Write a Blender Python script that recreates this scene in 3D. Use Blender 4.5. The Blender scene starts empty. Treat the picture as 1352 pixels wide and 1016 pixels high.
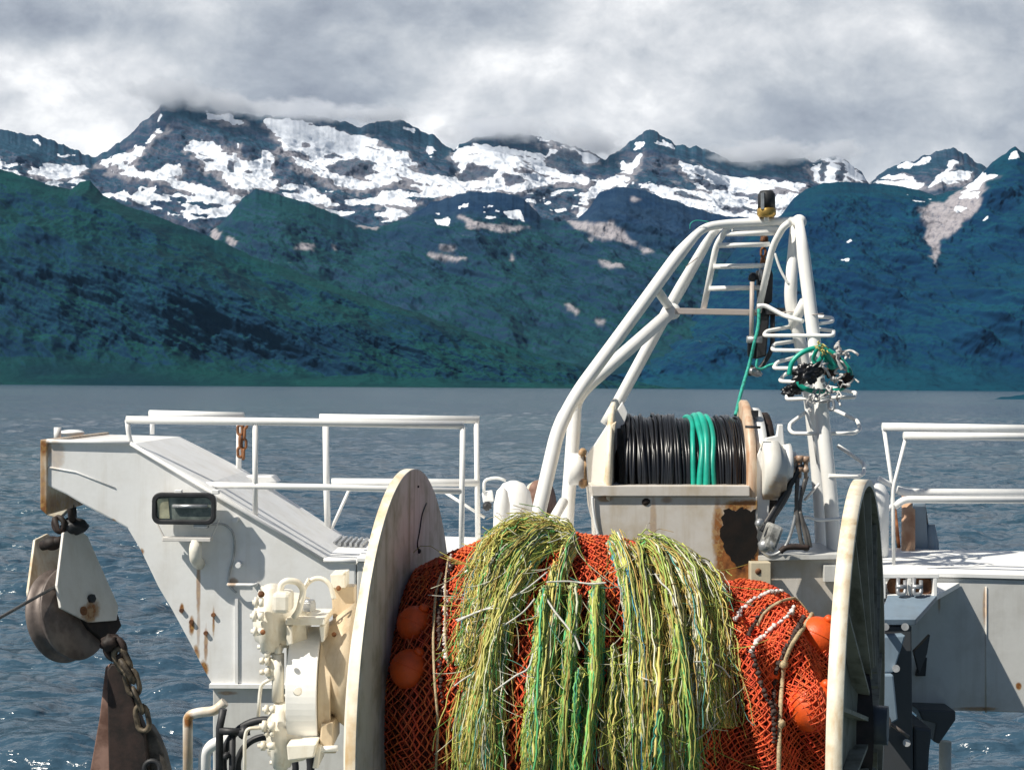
import bpy, bmesh, math, random
import numpy as np
from mathutils import Vector, Matrix, Euler, noise as mnoise

# ------------------------------------------------------------------ camera, world, sun
SC = bpy.context.scene
FPX, PW, PH = 2000.0, 1352.0, 1016.0
CX, CY = 676.0, 508.0
CH = 8.0                      # eye height above the sea
ROLL = 0.0067
cam_d = bpy.data.cameras.new('camera')
cam = bpy.data.objects.new('camera', cam_d)
SC.collection.objects.link(cam)
cam_d.sensor_fit = 'HORIZONTAL'; cam_d.sensor_width = 36.0
cam_d.lens = 36.0 * FPX / PW
cam_d.clip_start = 0.1; cam_d.clip_end = 60000
cam.location = (0, 0, CH)
cam.rotation_euler = (Matrix.Rotation(math.radians(90), 4, 'X') @ Matrix.Rotation(ROLL, 4, 'Z')).to_euler()
SC.camera = cam

SUN = Vector((-0.70, -0.40, 0.92)).normalized()      # direction towards the sun
sun_el = math.asin(SUN.z)
sun_az = math.atan2(SUN.x, SUN.y)
sd = bpy.data.lights.new('sun', 'SUN'); sd.energy = 5.0; sd.angle = math.radians(0.53)
sd.color = (1.0, 0.94, 0.83)
so = bpy.data.objects.new('sun', sd); SC.collection.objects.link(so)
so.rotation_euler = SUN.to_track_quat('Z', 'Y').to_euler()
so.location = (0, 0, 60)

SC.view_settings.view_transform = 'Standard'
SC.view_settings.look = 'None'
SC.view_settings.gamma = 1.0
SC.view_settings.use_curve_mapping = False
SC.view_settings.exposure = 0.22
SC.cycles.volume_bounces = 4


class NT:
    """small node helper"""
    def __init__(s, tree):
        s.t = tree; s.n = tree.nodes; s.l = tree.links
    def new(s, kind, **kw):
        n = s.n.new(kind)
        for k, v in kw.items():
            setattr(n, k, v)
        return n
    def put(s, sock, v):
        if isinstance(v, bpy.types.NodeSocket): s.l.new(v, sock)
        elif v is not None:
            if hasattr(sock.default_value, '__len__') and not hasattr(v, '__len__'):
                v = (v,) * len(sock.default_value)
            if hasattr(v, '__len__') and len(v) == 3 and len(sock.default_value) == 4: v = (*v, 1)
            sock.default_value = v
    def math(s, op, a, b=None, c=None, clamp=False):
        n = s.new('ShaderNodeMath', operation=op); n.use_clamp = clamp
        s.put(n.inputs[0], a)
        if b is not None: s.put(n.inputs[1], b)
        if c is not None: s.put(n.inputs[2], c)
        return n.outputs[0]
    def ramp(s, v, lo, hi, a=0.0, b=1.0, smooth=True):
        n = s.new('ShaderNodeMapRange'); n.clamp = True
        n.interpolation_type = 'SMOOTHSTEP' if smooth else 'LINEAR'
        s.put(n.inputs['Value'], v)
        n.inputs['From Min'].default_value = lo; n.inputs['From Max'].default_value = hi
        n.inputs['To Min'].default_value = a; n.inputs['To Max'].default_value = b
        return n.outputs[0]
    def mix(s, f, a, b, mode='MIX'):
        n = s.new('ShaderNodeMix', data_type='RGBA', blend_type=mode)
        n.clamp_factor = True
        s.put(n.inputs[0], f); s.put(n.inputs[6], a); s.put(n.inputs[7], b)
        return n.outputs[2]
    def noise(s, vec, scale, detail=4, rough=0.55, dist=0.0, out=0):
        n = s.new('ShaderNodeTexNoise')
        s.put(n.inputs['Vector'], vec)
        n.inputs['Scale'].default_value = scale; n.inputs['Detail'].default_value = detail
        n.inputs['Roughness'].default_value = rough; n.inputs['Distortion'].default_value = dist
        return n.outputs[out]
    def mapv(s, vec, loc=(0, 0, 0), rot=(0, 0, 0), scale=(1, 1, 1)):
        n = s.new('ShaderNodeMapping'); s.put(n.inputs[0], vec)
        n.inputs['Location'].default_value = loc; n.inputs['Rotation'].default_value = rot
        n.inputs['Scale'].default_value = scale
        return n.outputs[0]
    def bump(s, h, strength=0.3, dist=0.01, normal=None):
        n = s.new('ShaderNodeBump'); s.put(n.inputs['Height'], h)
        n.inputs['Strength'].default_value = strength; n.inputs['Distance'].default_value = dist
        if normal is not None: s.put(n.inputs['Normal'], normal)
        return n.outputs[0]
    def attr(s, name, out='Fac'):
        n = s.new('ShaderNodeAttribute'); n.attribute_name = name
        return n.outputs[out]


world = bpy.data.worlds.new("World"); SC.world = world; world.use_nodes = True
W = NT(world.node_tree); W.n.clear()
wo = W.new('ShaderNodeOutputWorld')
sky = W.new('ShaderNodeTexSky'); sky.sky_type = 'NISHITA'; sky.sun_disc = False
sky.sun_elevation = sun_el; sky.sun_rotation = sun_az
sky.air_density = 1.0; sky.dust_density = 0.6; sky.ozone_density = 1.5
bg1 = W.new('ShaderNodeBackground'); W.put(bg1.inputs[0], sky.outputs[0]); bg1.inputs[1].default_value = 0.050
tc = W.new('ShaderNodeTexCoord')
sep = W.new('ShaderNodeSeparateXYZ'); W.put(sep.inputs[0], tc.outputs['Generated'])
dx, dy, dz = sep.outputs
yy = W.math('MAXIMUM', dy, 0.05)
su = W.math('DIVIDE', dx, yy); sv = W.math('DIVIDE', dz, yy)
comb = W.new('ShaderNodeCombineXYZ'); W.put(comb.inputs[0], su); W.put(comb.inputs[1], sv)
cv = comb.outputs[0]
n1 = W.noise(W.mapv(cv, loc=(3.1, 1.7, 0), scale=(5.5, 9.0, 1)), 1.0, 8, 0.58, 0.15)
n2 = W.noise(W.mapv(cv, loc=(7.3, 4.2, 0), rot=(0, 0, 0.25), scale=(15.0, 20.0, 1)), 1.0, 7, 0.62, 0.25)
n3 = W.noise(W.mapv(cv, loc=(1.3, 9.2, 0), scale=(2.2, 5.0, 1)), 1.0, 3, 0.5)
s_ = W.math('ADD', W.math('MULTIPLY_ADD', n1, 0.72, W.math('MULTIPLY_ADD', n2, 0.40, W.math('MULTIPLY', n3, 0.24))), -0.085)
# broad lighter and darker cloud masses (direction, size, weight)
for (px, py, sx, sy, wgt) in [(660, 85, 190, 60, .12), (60, 95, 130, 45, .10), (1040, 60, 130, 60, .09), (560, 165, 70, 30, .12),
                             (130, 30, 190, 34, -.13), (620, 18, 150, 32, -.10), (1150, 160, 260, 50, -.07), (900, 150, 160, 40, -.03), (1180, 40, 70, 30, .05),
                             (420, 80, 150, 45, -.03), (350, 130, 170, 30, -.04), (1300, 90, 110, 80, -.05), (100, 170, 110, 40, .03), (250, 10, 70, 20, .1), (1330, 10, 90, 25, -.09), (930, 25, 90, 30, -.05)]:
    a = W.math('MULTIPLY', W.math('SUBTRACT', su, (px - CX) / FPX), FPX / sx)
    b = W.math('MULTIPLY', W.math('SUBTRACT', sv, (CY - py) / FPX), FPX / sy)
    q = W.math('ADD', W.math('MULTIPLY', a, a), W.math('MULTIPLY', b, b))
    g = W.math('POWER', 2.718, W.math('MULTIPLY', q, -1.0))
    s_ = W.math('MULTIPLY_ADD', g, wgt, s_)
crm = W.new('ShaderNodeValToRGB'); W.put(crm.inputs[0], s_)
els = crm.color_ramp.elements
els[0].position = 0.40; els[0].color = (0.27, 0.30, 0.36, 1)
els[1].position = 0.77; els[1].color = (1.0, 1.0, 1.0, 1)
for p, c in ((0.50, (0.38, 0.415, 0.47, 1)), (0.58, (0.51, 0.54, 0.58, 1)), (0.67, (0.70, 0.715, 0.74, 1))):
    e = els.new(p); e.color = c
bg2 = W.new('ShaderNodeBackground'); W.put(bg2.inputs[0], crm.outputs[0]); bg2.inputs[1].default_value = 1.0
# the cloud bank lies ahead over the mountains; overhead and behind the sky is open
edge = W.noise(tc.outputs['Generated'], 3.0, 4, 0.6)
el_ = W.math('MULTIPLY_ADD', edge, 0.25, dz)
m1 = W.ramp(el_, 0.52, 0.80, 1, 0)
m2 = W.ramp(dy, 0.40, 0.80, 0, 1)
msk = W.math('MULTIPLY', m1, m2)
mx = W.new('ShaderNodeMixShader'); W.put(mx.inputs[0], msk)
W.l.new(bg1.outputs[0], mx.inputs[1]); W.l.new(bg2.outputs[0], mx.inputs[2])
W.l.new(mx.outputs[0], wo.inputs[0])


# ------------------------------------------------------------------ helpers
def P(px, py, d):
    """world point seen at photo pixel (px, py) when it stands d metres ahead"""
    u, v = px - CX, py - CY
    U = u + v * ROLL; V = v - u * ROLL
    return Vector((U * d / FPX, d, CH - V * d / FPX))

def PX(n, d):                # n pixels at distance d, in metres
    return n * d / FPX

def link(o, parent=None):
    SC.collection.objects.link(o)
    if parent is not None:
        o.parent = parent
        w = parent.location.copy()
        p = parent.parent
        while p is not None:
            w += p.location; p = p.parent
        o.location = o.location - w
    return o

def tag(o, label=None, cat=None, group=None, kind=None):
    if label: o['label'] = label
    if cat: o['category'] = cat
    if group: o['group'] = group
    if kind: o['kind'] = kind
    return o

def thing(name, label, cat, loc, group=None):
    o = bpy.data.objects.new(name, None); o.empty_display_size = 0.1
    SC.collection.objects.link(o); o.location = loc
    return tag(o, label, cat, group)

def npmesh(name, verts, faces, mat, parent=None, smooth=True, attrs=None):
    """verts (n,3) array, faces (m,4|3) array"""
    me = bpy.data.meshes.new(name)
    verts = np.asarray(verts, dtype=np.float32); faces = np.asarray(faces, dtype=np.int32)
    k = faces.shape[1]
    me.vertices.add(len(verts)); me.vertices.foreach_set('co', verts.ravel())
    me.loops.add(faces.size); me.loops.foreach_set('vertex_index', faces.ravel())
    me.polygons.add(len(faces)); me.polygons.foreach_set('loop_start', np.arange(0, faces.size, k, dtype=np.int32))
    if smooth: me.polygons.foreach_set('use_smooth', np.ones(len(faces), dtype=bool))
    me.update(calc_edges=True)
    for an, av in (attrs or {}).items():
        av = np.asarray(av, dtype=np.float32)
        if av.ndim == 1:
            a = me.attributes.new(an, 'FLOAT', 'POINT'); a.data.foreach_set('value', av)
        else:
            a = me.attributes.new(an, 'FLOAT_COLOR', 'POINT'); a.data.foreach_set('color', av.ravel())
    if mat: me.materials.append(mat)
    o = bpy.data.objects.new(name, me)
    return link(o, parent)

# numpy gradient noise
_rng = np.random.RandomState(7)
_perm = _rng.permutation(256); _perm = np.concatenate([_perm, _perm])
_ang = _rng.rand(256) * 2 * np.pi
_gx, _gy = np.cos(_ang), np.sin(_ang)
def perlin(x, y):
    xi = np.floor(x).astype(int); yi = np.floor(y).astype(int)
    xf = x - xi; yf = y - yi
    xi &= 255; yi &= 255
    u = xf * xf * xf * (xf * (xf * 6 - 15) + 10); v = yf * yf * yf * (yf * (yf * 6 - 15) + 10)
    def g(ix, iy, fx, fy):
        h = _perm[_perm[ix & 255] + (iy & 255)]
        return _gx[h] * fx + _gy[h] * fy
    a = g(xi, yi, xf, yf); b = g(xi + 1, yi, xf - 1, yf)
    c = g(xi, yi + 1, xf, yf - 1); d = g(xi + 1, yi + 1, xf - 1, yf - 1)
    return (a + u * (b - a)) * (1 - v) + (c + u * (d - c)) * v
def fbm(x, y, octv=5, gain=0.5, ridged=False):
    s = 0; amp = 1.0; tot = 0
    for i in range(octv):
        n = perlin(x + 17.3 * i, y + 9.1 * i) * 1.5
        if ridged: n = 1 - 2 * np.abs(n)
        s = s + n * amp; tot += amp; amp *= gain; x = x * 2.03; y = y * 2.03
    return s / tot

def inpoly(x, y, poly):
    r = np.zeros(x.shape, bool)
    n = len(poly); j = n - 1
    for i in range(n):
        xi, yi = poly[i]; xj, yj = poly[j]
        c = ((yi > y) != (yj > y)) & (x < (xj - xi) * (y - yi) / ((yj - yi) + 1e-9) + xi)
        r ^= c; j = i
    return r

# ------------------------------------------------------------------ materials of the setting
def new_mat(name):
    m = bpy.data.materials.new(name); m.use_nodes = True
    N = NT(m.node_tree); N.n.clear()
    o = N.new('ShaderNodeOutputMaterial'); b = N.new('ShaderNodeBsdfPrincipled')
    N.l.new(b.outputs[0], o.inputs[0])
    return m, N, b, o

def mountain_mat(name, green, green2, rock, rock2):
    m, N, b, o = new_mat(name)
    g = N.new('ShaderNodeNewGeometry')
    pos = g.outputs['Position']
    na = N.noise(N.mapv(pos, rot=(0, .45, 0), scale=(.5, .6, 1.7)), 0.010, 8, 0.60)
    nb = N.noise(N.mapv(pos, rot=(0, .4, 0), scale=(.6, .6, 1.5)), 0.0040, 6, 0.6)
    nc = N.noise(pos, 0.045, 7, 0.75)
    sn = N.new('ShaderNodeSeparateXYZ'); N.put(sn.inputs[0], g.outputs['True Normal'])
    steep = N.ramp(N.math('MULTIPLY_ADD', N.math('SUBTRACT', nb, .5), .7, sn.outputs[2]), 0.38, 0.92, .85, 0)
    gcol = N.mix(N.ramp(nb, .35, .65), green, green2)
    gcol = N.mix(N.ramp(na, .45, .75), gcol, tuple(c * 1.2 for c in green2))
    gcol = N.mix(N.ramp(nc, .50, .66), gcol, tuple(c * .7 for c in green))
    rcol = N.mix(N.ramp(N.math('MULTIPLY_ADD', nc, .3, N.math('MULTIPLY', na, .7)), .38, .66), rock, rock2)
    rk = N.math('MAXIMUM', steep, N.attr('rock'))
    col = N.mix(rk, gcol, rcol)
    scree = N.mix(N.ramp(nc, .3, .7), (.25, .235, .26), (.36, .34, .36))
    col = N.mix(N.math('MULTIPLY', N.attr('scree'), N.ramp(nc, .3, .5, .45, 1)), col, scree)
    sa = N.math('MULTIPLY_ADD', N.math('SUBTRACT', na, .5), 1.5, N.attr('snow'))
    sa = N.math('MULTIPLY_ADD', N.math('SUBTRACT', nc, .5), .7, sa)
    nq = N.noise(N.mapv(pos, rot=(0, .6, 0), scale=(.45, .5, 2.0)), 0.028, 6, .65)
    sa = N.math('MULTIPLY_ADD', N.math('SUBTRACT', nq, .5), 1.3, sa)
    sm = N.ramp(sa, .46, .66)
    col = N.mix(sm, col, (.68, .72, .79))
    N.put(b.inputs['Base Color'], col)
    b.inputs['Roughness'].default_value = 0.9
    b.inputs['Specular IOR Level'].default_value = 0.1
    h = N.math('MULTIPLY_ADD', nc, .35, na)
    N.put(b.inputs['Normal'], N.bump(h, 0.5, 12.0))
    return m

GREEN = dict(green=(.002, .025, .035), green2=(.005, .048, .046), rock=(.002, .018, .052), rock2=(.006, .036, .080))  # slope colours all kept low: the shade of the clouds is put into them
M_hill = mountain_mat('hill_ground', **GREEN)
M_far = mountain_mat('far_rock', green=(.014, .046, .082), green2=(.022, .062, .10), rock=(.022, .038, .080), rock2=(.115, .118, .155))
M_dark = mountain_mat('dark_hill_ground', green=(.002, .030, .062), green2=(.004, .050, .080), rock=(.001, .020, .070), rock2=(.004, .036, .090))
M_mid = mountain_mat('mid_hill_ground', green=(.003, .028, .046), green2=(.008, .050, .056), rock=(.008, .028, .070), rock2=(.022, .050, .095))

# ------------------------------------------------------------------ mountains
SKYLINE = [(-500, 190), (-300, 150), (-120, 165), (0, 172), (50, 180), (80, 191), (120, 208), (140, 199), (165, 181), (195, 153), (210, 139), (235, 129), (265, 142), (300, 147), (345, 154), (370, 152), (400, 150), (440, 158), (470, 168), (500, 160), (528, 159), (545, 168), (570, 181), (597, 198), (606, 191), (622, 183), (660, 176), (690, 179), (700, 177), (740, 190), (775, 198), (797, 212), (822, 194), (840, 178), (856, 170), (874, 180), (890, 192), (930, 195), (948, 204), (966, 214), (985, 214), (1020, 208), (1050, 210), (1075, 211), (1102, 207), (1120, 214), (1134, 228), (1146, 241), (1165, 227), (1182, 217), (1206, 211), (1236, 199), (1256, 195), (1272, 202), (1288, 212), (1300, 222), (1330, 214), (1400, 240), (1550, 210), (1700, 190), (1900, 230)]
S1 = [(-500, 190), (-250, 205), (-100, 195), (0, 223), (30, 233), (60, 243), (92, 251), (104, 240), (117, 238), (135, 258), (165, 272), (200, 284), (240, 299), (274, 312), (333, 338), (380, 354), (418, 369), (500, 396), (600, 430), (700, 465), (800, 492), (870, 510), (920, 522), (1900, 540)]
S2 = [(-500, 400), (100, 360), (200, 320), (270, 312), (302, 282), (318, 262), (336, 249), (360, 256), (400, 266), (440, 282), (470, 297), (500, 300), (540, 285), (566, 268), (600, 258), (622, 252), (660, 254), (690, 262), (712, 286), (735, 292), (760, 290), (778, 272), (790, 254), (812, 246), (850, 252), (890, 266), (940, 282), (1000, 290), (1100, 300), (1250, 320), (1900, 330)]
S5 = [(-500, 560), (760, 530), (860, 470), (930, 380), (985, 310), (1030, 284), (1046, 262), (1062, 250), (1085, 242), (1110, 240), (1150, 242), (1190, 246), (1215, 252), (1232, 258), (1262, 250), (1288, 236), (1310, 212), (1326, 202), (1338, 193), (1352, 204), (1375, 215), (1420, 190), (1500, 170), (1650, 200), (1900, 180)]

SNOW = [
 [(218,162),(215,172),(190,192),(178,210),(170,222),(150,222),(125,213),(140,207),(165,200),(190,185)],
 [(210,150),(216,152),(210,160),(203,160)],
 [(32,213),(45,222),(60,215),(75,215),(90,218),(118,220),(100,232),(60,236),(45,232)], [(75,201),(100,207),(85,209),(76,206)], [(-60,190),(-10,205),(5,217),(-40,222)],
 [(122,214),(180,222),(240,238),(300,255),(325,262),(318,267),(260,252),(200,238),(150,230)],
 [(148,262),(160,250),(174,257),(168,267)], [(40,182),(52,186),(44,191)],
 [(242,196),(266,181),(285,192),(314,188),(313,209),(326,214),(340,209),(350,196),(361,200),(355,220),(352,235),(366,242),(355,251),(333,248),(322,262),(307,253),(296,238),(285,227),(274,225),(259,207)],
 [(205,228),(213,218),(236,216),(238,226),(225,235)],
 [(266,146),(300,150),(318,160),(312,170),(300,160),(270,156)],
 [(344,158),(370,194),(392,216),(418,231),(437,242),(466,250),(500,246),(540,240),(560,230),(548,215),(530,200),(500,196),(492,182),(444,172),(407,162),(380,156)],
 [(500,194),(533,200),(548,227),(604,231),(600,209),(633,209),(655,216),(685,231),(718,220),(759,231),(792,238),(774,242),(737,242),(707,248),(685,253),(615,253),(607,261),(581,259),(555,249),(522,242),(500,240)],
 [(595,194),(622,190),(660,192),(696,200),(718,205),(722,190),(700,180),(740,192),(775,203),(792,212),(780,217),(760,208),(740,200),(730,212),(740,222),(690,226),(640,217),(600,212)],
 [(530,165),(548,175),(541,190),(534,180)], [(560,190),(574,200),(570,208),(556,200)],
 [(838,187),(830,202),(846,200),(852,187)], [(822,207),(815,228),(790,240),(770,252),(780,264),(800,248),(830,238),(847,205),(840,204),(832,216)],
 [(860,181),(868,193),(890,196),(876,186)], [(765,262),(778,255),(774,275),(765,290),(758,288)],
 [(892,212),(914,216),(944,229),(1000,236),(1060,242),(1058,255),(1049,270),(1045,292),(1000,289),(944,285),(918,280),(870,270),(833,265),(837,258),(863,261),(855,250),(870,242),(907,250),(918,242),(900,227)],
 [(1065,212),(1110,208),(1143,238),(1100,244),(1075,240)],
 [(1135,247),(1153,239),(1172,229),(1208,235),(1217,242),(1208,255),(1193,255),(1187,250),(1153,248)],
 [(1178,219),(1227,207),(1232,214),(1199,222)], [(1254,211),(1264,212),(1250,227),(1287,226),(1272,239),(1222,246),(1240,228)],
 [(400,240),(412,252),(436,262),(432,272),(410,266),(396,250)],
 [(500,250),(530,262),(548,262),(530,285),(505,284)], [(688,270),(698,272),(706,302),(700,300),(690,282)], [(670,272),(690,280),(694,294),(678,288)],
 [(590,296),(600,298),(598,302)],
]
SNOWD = [  # dark rock breaking through the snow
 [(285,192),(292,178),(312,188),(310,200)], [(268,208),(282,208),(280,214),(268,214)], [(298,213),(308,213),(310,232),(302,230)],
 [(322,224),(332,223),(330,231),(322,231)], [(262,230),(276,230),(276,244),(258,242)],
 [(428,222),(444,214),(470,208),(492,214),(498,226),(476,234),(444,232),(430,228)], [(422,203),(440,202),(452,208),(432,210)],
 [(410,160),(440,163),(470,172),(480,182),(455,176)], [(484,168),(500,162),(530,168),(546,178),(552,192),(540,196),(528,184),(512,180),(490,180)],
 [(548,212),(566,204),(592,214),(604,212),(600,228),(580,232),(552,230)], [(610,214),(628,220),(655,222),(650,232),(622,236),(606,240)],
 [(660,232),(686,232),(690,242),(664,245)], [(720,206),(740,196),(762,206),(776,220),(770,228),(748,232),(722,220)],
 [(900,234),(930,240),(960,250),(940,252)], [(880,250),(930,262),(960,266),(900,262)], [(950,252),(1000,256),(1040,262),(990,262)], [(920,272),(980,274),(1030,276),(970,281)],
 [(1080,215),(1088,214),(1090,238),(1082,236)], [(1108,214),(1114,226),(1112,242),(1104,240)], [(612,184),(660,180),(700,188),(718,200),(690,198),(650,190)],
]
SNOW5 = [[(1285,227),(1318,228),(1302,239),(1289,251),(1274,278),(1259,282),(1270,254)], [(1332,200),(1342,200),(1340,210),(1331,214)], [(1112,318),(1122,311),(1124,316),(1114,322)], [(1108,340),(1122,342),(1120,345),(1110,344)], [(1138,260),(1143,260),(1142,265)], [(1298,290),(1306,278),(1305,286),(1300,292)], [(1222,364),(1227,366),(1226,375),(1222,374)], [(1288,242),(1294,236),(1290,262),(1282,270)]]
SCREE5 = [[(1208,272),(1245,266),(1263,251),(1290,238),(1300,240),(1287,278),(1263,303),(1245,315),(1238,330),(1234,352),(1227,333),(1224,315),(1217,291)], [(1282,272),(1290,270),(1260,306),(1240,322),(1236,340),(1232,330),(1250,304)]]
SCREE2 = [[(740,290),(803,294),(840,325),(789,312),(759,300)], [(843,325),(862,329),(862,335),(850,333)], [(604,284),(620,290),(648,297),(700,300),(678,306),(630,303),(611,298)],
          [(578,322),(604,328),(600,331),(580,328)], [(565,334),(612,341),(605,346),(568,340)], [(385,331),(398,321),(416,322),(412,332)], [(432,324),(442,326),(438,330)],
          [(746,402),(766,410),(757,416),(750,412)], [(782,423),(800,424),(798,429),(785,428)], [(775,316),(784,314),(786,318)], [(790,344),(812,346),(826,352),(800,350)], [(672,338),(682,341),(676,344)],
          [(278,306),(288,305),(284,318),(276,314)], [(300,312),(311,315),(306,324),(300,322)], [(474,290),(500,298),(498,305),(470,298)], [(830,258),(850,262),(838,266)]]
SCREE2S = [[(640,270),(690,276),(700,298),(640,292)], [(600,262),(620,262),(616,276),(600,280)], [(566,280),(590,284),(588,300),(560,296)]]

def sheet(name, crest, d_base, d_crest, profile, mat, amp, freq, seed, label_kind='structure', clipx=None, nr=230, jag=7, snow=(), snowd=(), scree=(), speck=None, rockline=None, zbase=-6.0):
    cols = np.concatenate([np.arange(-500, -40, 7.0), np.arange(-40, 1392, 1.15), np.arange(1392, 1860, 7.0)])
    if clipx: cols = cols[(cols >= clipx[0]) & (cols <= clipx[1])]
    cxp = np.array([c[0] for c in crest], float); cyp = np.array([c[1] for c in crest], float)
    cy = np.interp(cols, cxp, cyp)
    db = d_base(cols) if callable(d_base) else np.full(cols.shape, float(d_base))
    dc = d_crest(cols) if callable(d_crest) else np.full(cols.shape, float(d_crest))
    v = cy - CY - (cols - CX) * ROLL
    U = (cols - CX)
    zc = CH - v * dc / FPX
    cols_w = cols * 0.01
    kk = np.exp(-(np.arange(-120, 121) / 50.0) ** 2); kk /= kk.sum()
    zsm = np.convolve(np.pad(zc, 120, mode='edge'), kk, mode='valid')
    zc = zc + jag * (dc / 5000) * fbm(cols * .06 + seed, cols * 0 + seed * 3.1, 5, .55)
    t = np.concatenate([np.linspace(0, 1, nr), 1 + np.linspace(0.04, 1, 24)])
    ph = np.array([p[1] for p in profile]); pd = np.array([p[0] for p in profile])
    T, CI = np.meshgrid(t, np.arange(len(cols)), indexing='ij')
    tf = np.clip(T, 0, 1); tb = np.clip(T - 1, 0, 1)
    DB = db[CI]; DC = dc[CI]; ZC = zc[CI]; UU = U[CI]
    # rows spaced evenly in height, distance follows the slope profile
    fh = tf; fd = np.interp(fh, ph, pd)
    D = DB + (DC - DB) * fd + tb * 900
    ZS = zsm[CI]
    Z = zbase + (ZS - zbase) * fh + (ZC - ZS) * fh ** 7 - tb * 500
    X = UU * D / FPX
    env = np.clip(tf * 6, 0, 1) * np.clip((1.0 - tf) * 5, 0.0, 1) * (tb <= 0) 
    n_r = fbm((X + Z * .7) * freq + seed, (D * .55 + Z * .8) * freq * .55 + seed * 2, 6, .52, ridged=True)
    n_s = fbm(X * freq * .35 + seed * 5, D * freq * .4, 4, .5)
    al = X * .92 - Z * .4; ac = X * .4 + Z * .92
    n_d = fbm(al * .0011 + seed * 7, ac * .0075 + seed, 5, .55)
    n_f = fbm(X * .012 + seed, Z * .012 + D * .006, 5, .6)
    D2 = D - env * amp * (n_r * 1.1 + n_s * 2.0 + n_f * .25 + n_d * 1.6)
    Z2 = Z + env * amp * (n_r * .36 + n_s * .45 + n_f * .12 + n_d * .42)
    k = D2 / D
    X2 = X
    pxx = CX + X2 * FPX / D2
    pyy = CY - (Z2 - CH) * FPX / D2 + (pxx - CX) * ROLL
    # irregular outlines
    jx = fbm(X2 * .01 + 3, Z2 * .014, 5, .6) * 14; jy = fbm(X2 * .012 + 31, Z2 * .014 + 7, 5, .6) * 8
    sx, sy = pxx + jx, pyy + jy
    sn = np.zeros(pxx.shape); sc = np.zeros(pxx.shape)
    for poly in snow:
        sn = np.maximum(sn, inpoly(sx, sy, poly) * 1.0)
        if len(poly) > 4: sc = np.maximum(sc, np.maximum(inpoly(sx + jx*.7 + 3, sy - 5 + jy, poly), inpoly(sx - 5, sy + jy*1.4 - 2, poly)) * .62)
    nn = fbm(X2 * .006 + 11, Z2 * .02 + 2, 5, .6)
    if speck is not None:
        for poly, thr in speck: sn = np.maximum(sn, (inpoly(sx, sy, poly) & (nn > thr)) * 1.0)
    for poly in snowd:
        q_ = inpoly(sx, sy, poly); sn = np.where(q_, 0.0, sn); sc = np.where(q_, sc * .25, sc)
    if snow:
        a_ = X2 * .93 - Z2 * .5; b_ = X2 * .30 + Z2 * .95
        sn = np.where(fbm(a_ * .0032 + 5, b_ * .017 + 9, 6, .62) > .23, 0, sn)
        sn = np.where(fbm(X2 * .0026 + 45, Z2 * .024 + 19, 6, .65) > .37, 0, sn)
    for poly in scree: sc = np.maximum(sc, inpoly(sx, sy, poly) * 1.0)
    rk = np.zeros(pxx.shape)
    if rockline is not None:
        rk = np.clip((rockline(pxx) - pyy + nn * 30) / 14, 0, 1)
    for _k in range(2):
        for A_ in (sn, sc):
            A_[1:-1, 1:-1] = (A_[1:-1, 1:-1] * 4 + A_[:-2, 1:-1] * 2 + A_[2:, 1:-1] * 2 + A_[1:-1, :-2] * 2 + A_[1:-1, 2:] * 2 + A_[:-2, :-2] + A_[2:, 2:] + A_[:-2, 2:] + A_[2:, :-2]) / 16
    nrr, ncc = X2.shape
    verts = np.stack([X2, D2, Z2], -1).reshape(-1, 3)
    idx = np.arange(nrr * ncc).reshape(nrr, ncc)
    f = np.stack([idx[:-1, :-1], idx[:-1, 1:], idx[1:, 1:], idx[1:, :-1]], -1).reshape(-1, 4)
    o = npmesh(name, verts, f, mat, attrs={'snow': sn.ravel(), 'scree': sc.ravel(), 'rock': rk.ravel()})
    tag(o, kind='structure')
    return o

speckS4 = [([(185,246),(240,244),(307,262),(312,285),(250,290),(190,272),(170,262)], -.16), ([(520,240),(600,258),(760,250),(800,262),(740,280),(700,270),(600,262),(540,290),(500,292)], .02), ([(-300,190),(0,210),(120,240),(160,262),(100,262),(0,240),(-300,240)], .05), ([(360,240),(500,262),(520,290),(440,288),(380,262)], .0), ([(780,240),(850,236),(900,262),(830,262),(790,280)], .05), ([(1350,240),(1700,220),(1700,270),(1400,262)], 0.)]
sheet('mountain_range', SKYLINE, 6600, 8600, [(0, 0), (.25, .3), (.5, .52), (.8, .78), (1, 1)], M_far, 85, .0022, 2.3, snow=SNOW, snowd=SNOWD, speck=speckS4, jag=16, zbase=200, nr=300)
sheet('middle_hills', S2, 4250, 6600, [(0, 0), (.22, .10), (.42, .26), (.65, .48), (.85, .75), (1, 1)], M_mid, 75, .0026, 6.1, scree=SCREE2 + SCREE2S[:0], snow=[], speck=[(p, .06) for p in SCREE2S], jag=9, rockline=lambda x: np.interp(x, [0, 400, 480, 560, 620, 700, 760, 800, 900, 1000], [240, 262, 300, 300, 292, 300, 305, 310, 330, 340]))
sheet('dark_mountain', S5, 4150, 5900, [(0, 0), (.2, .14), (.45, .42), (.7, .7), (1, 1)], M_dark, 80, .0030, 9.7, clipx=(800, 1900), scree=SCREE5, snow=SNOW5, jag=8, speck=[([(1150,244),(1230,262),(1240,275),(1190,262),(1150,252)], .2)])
sheet('green_ridge', S1, lambda c: 4000 + 0 * c, lambda c: np.interp(c, [-500, 0, 400, 800, 950], [5500, 5300, 4900, 4300, 4150]), [(0, 0), (.30, .10), (.40, .2), (.5, .52), (.62, .62), (.8, .76), (1, 1)], M_hill, 62, .0034, 4.4, clipx=(-500, 905), jag=6)
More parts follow.
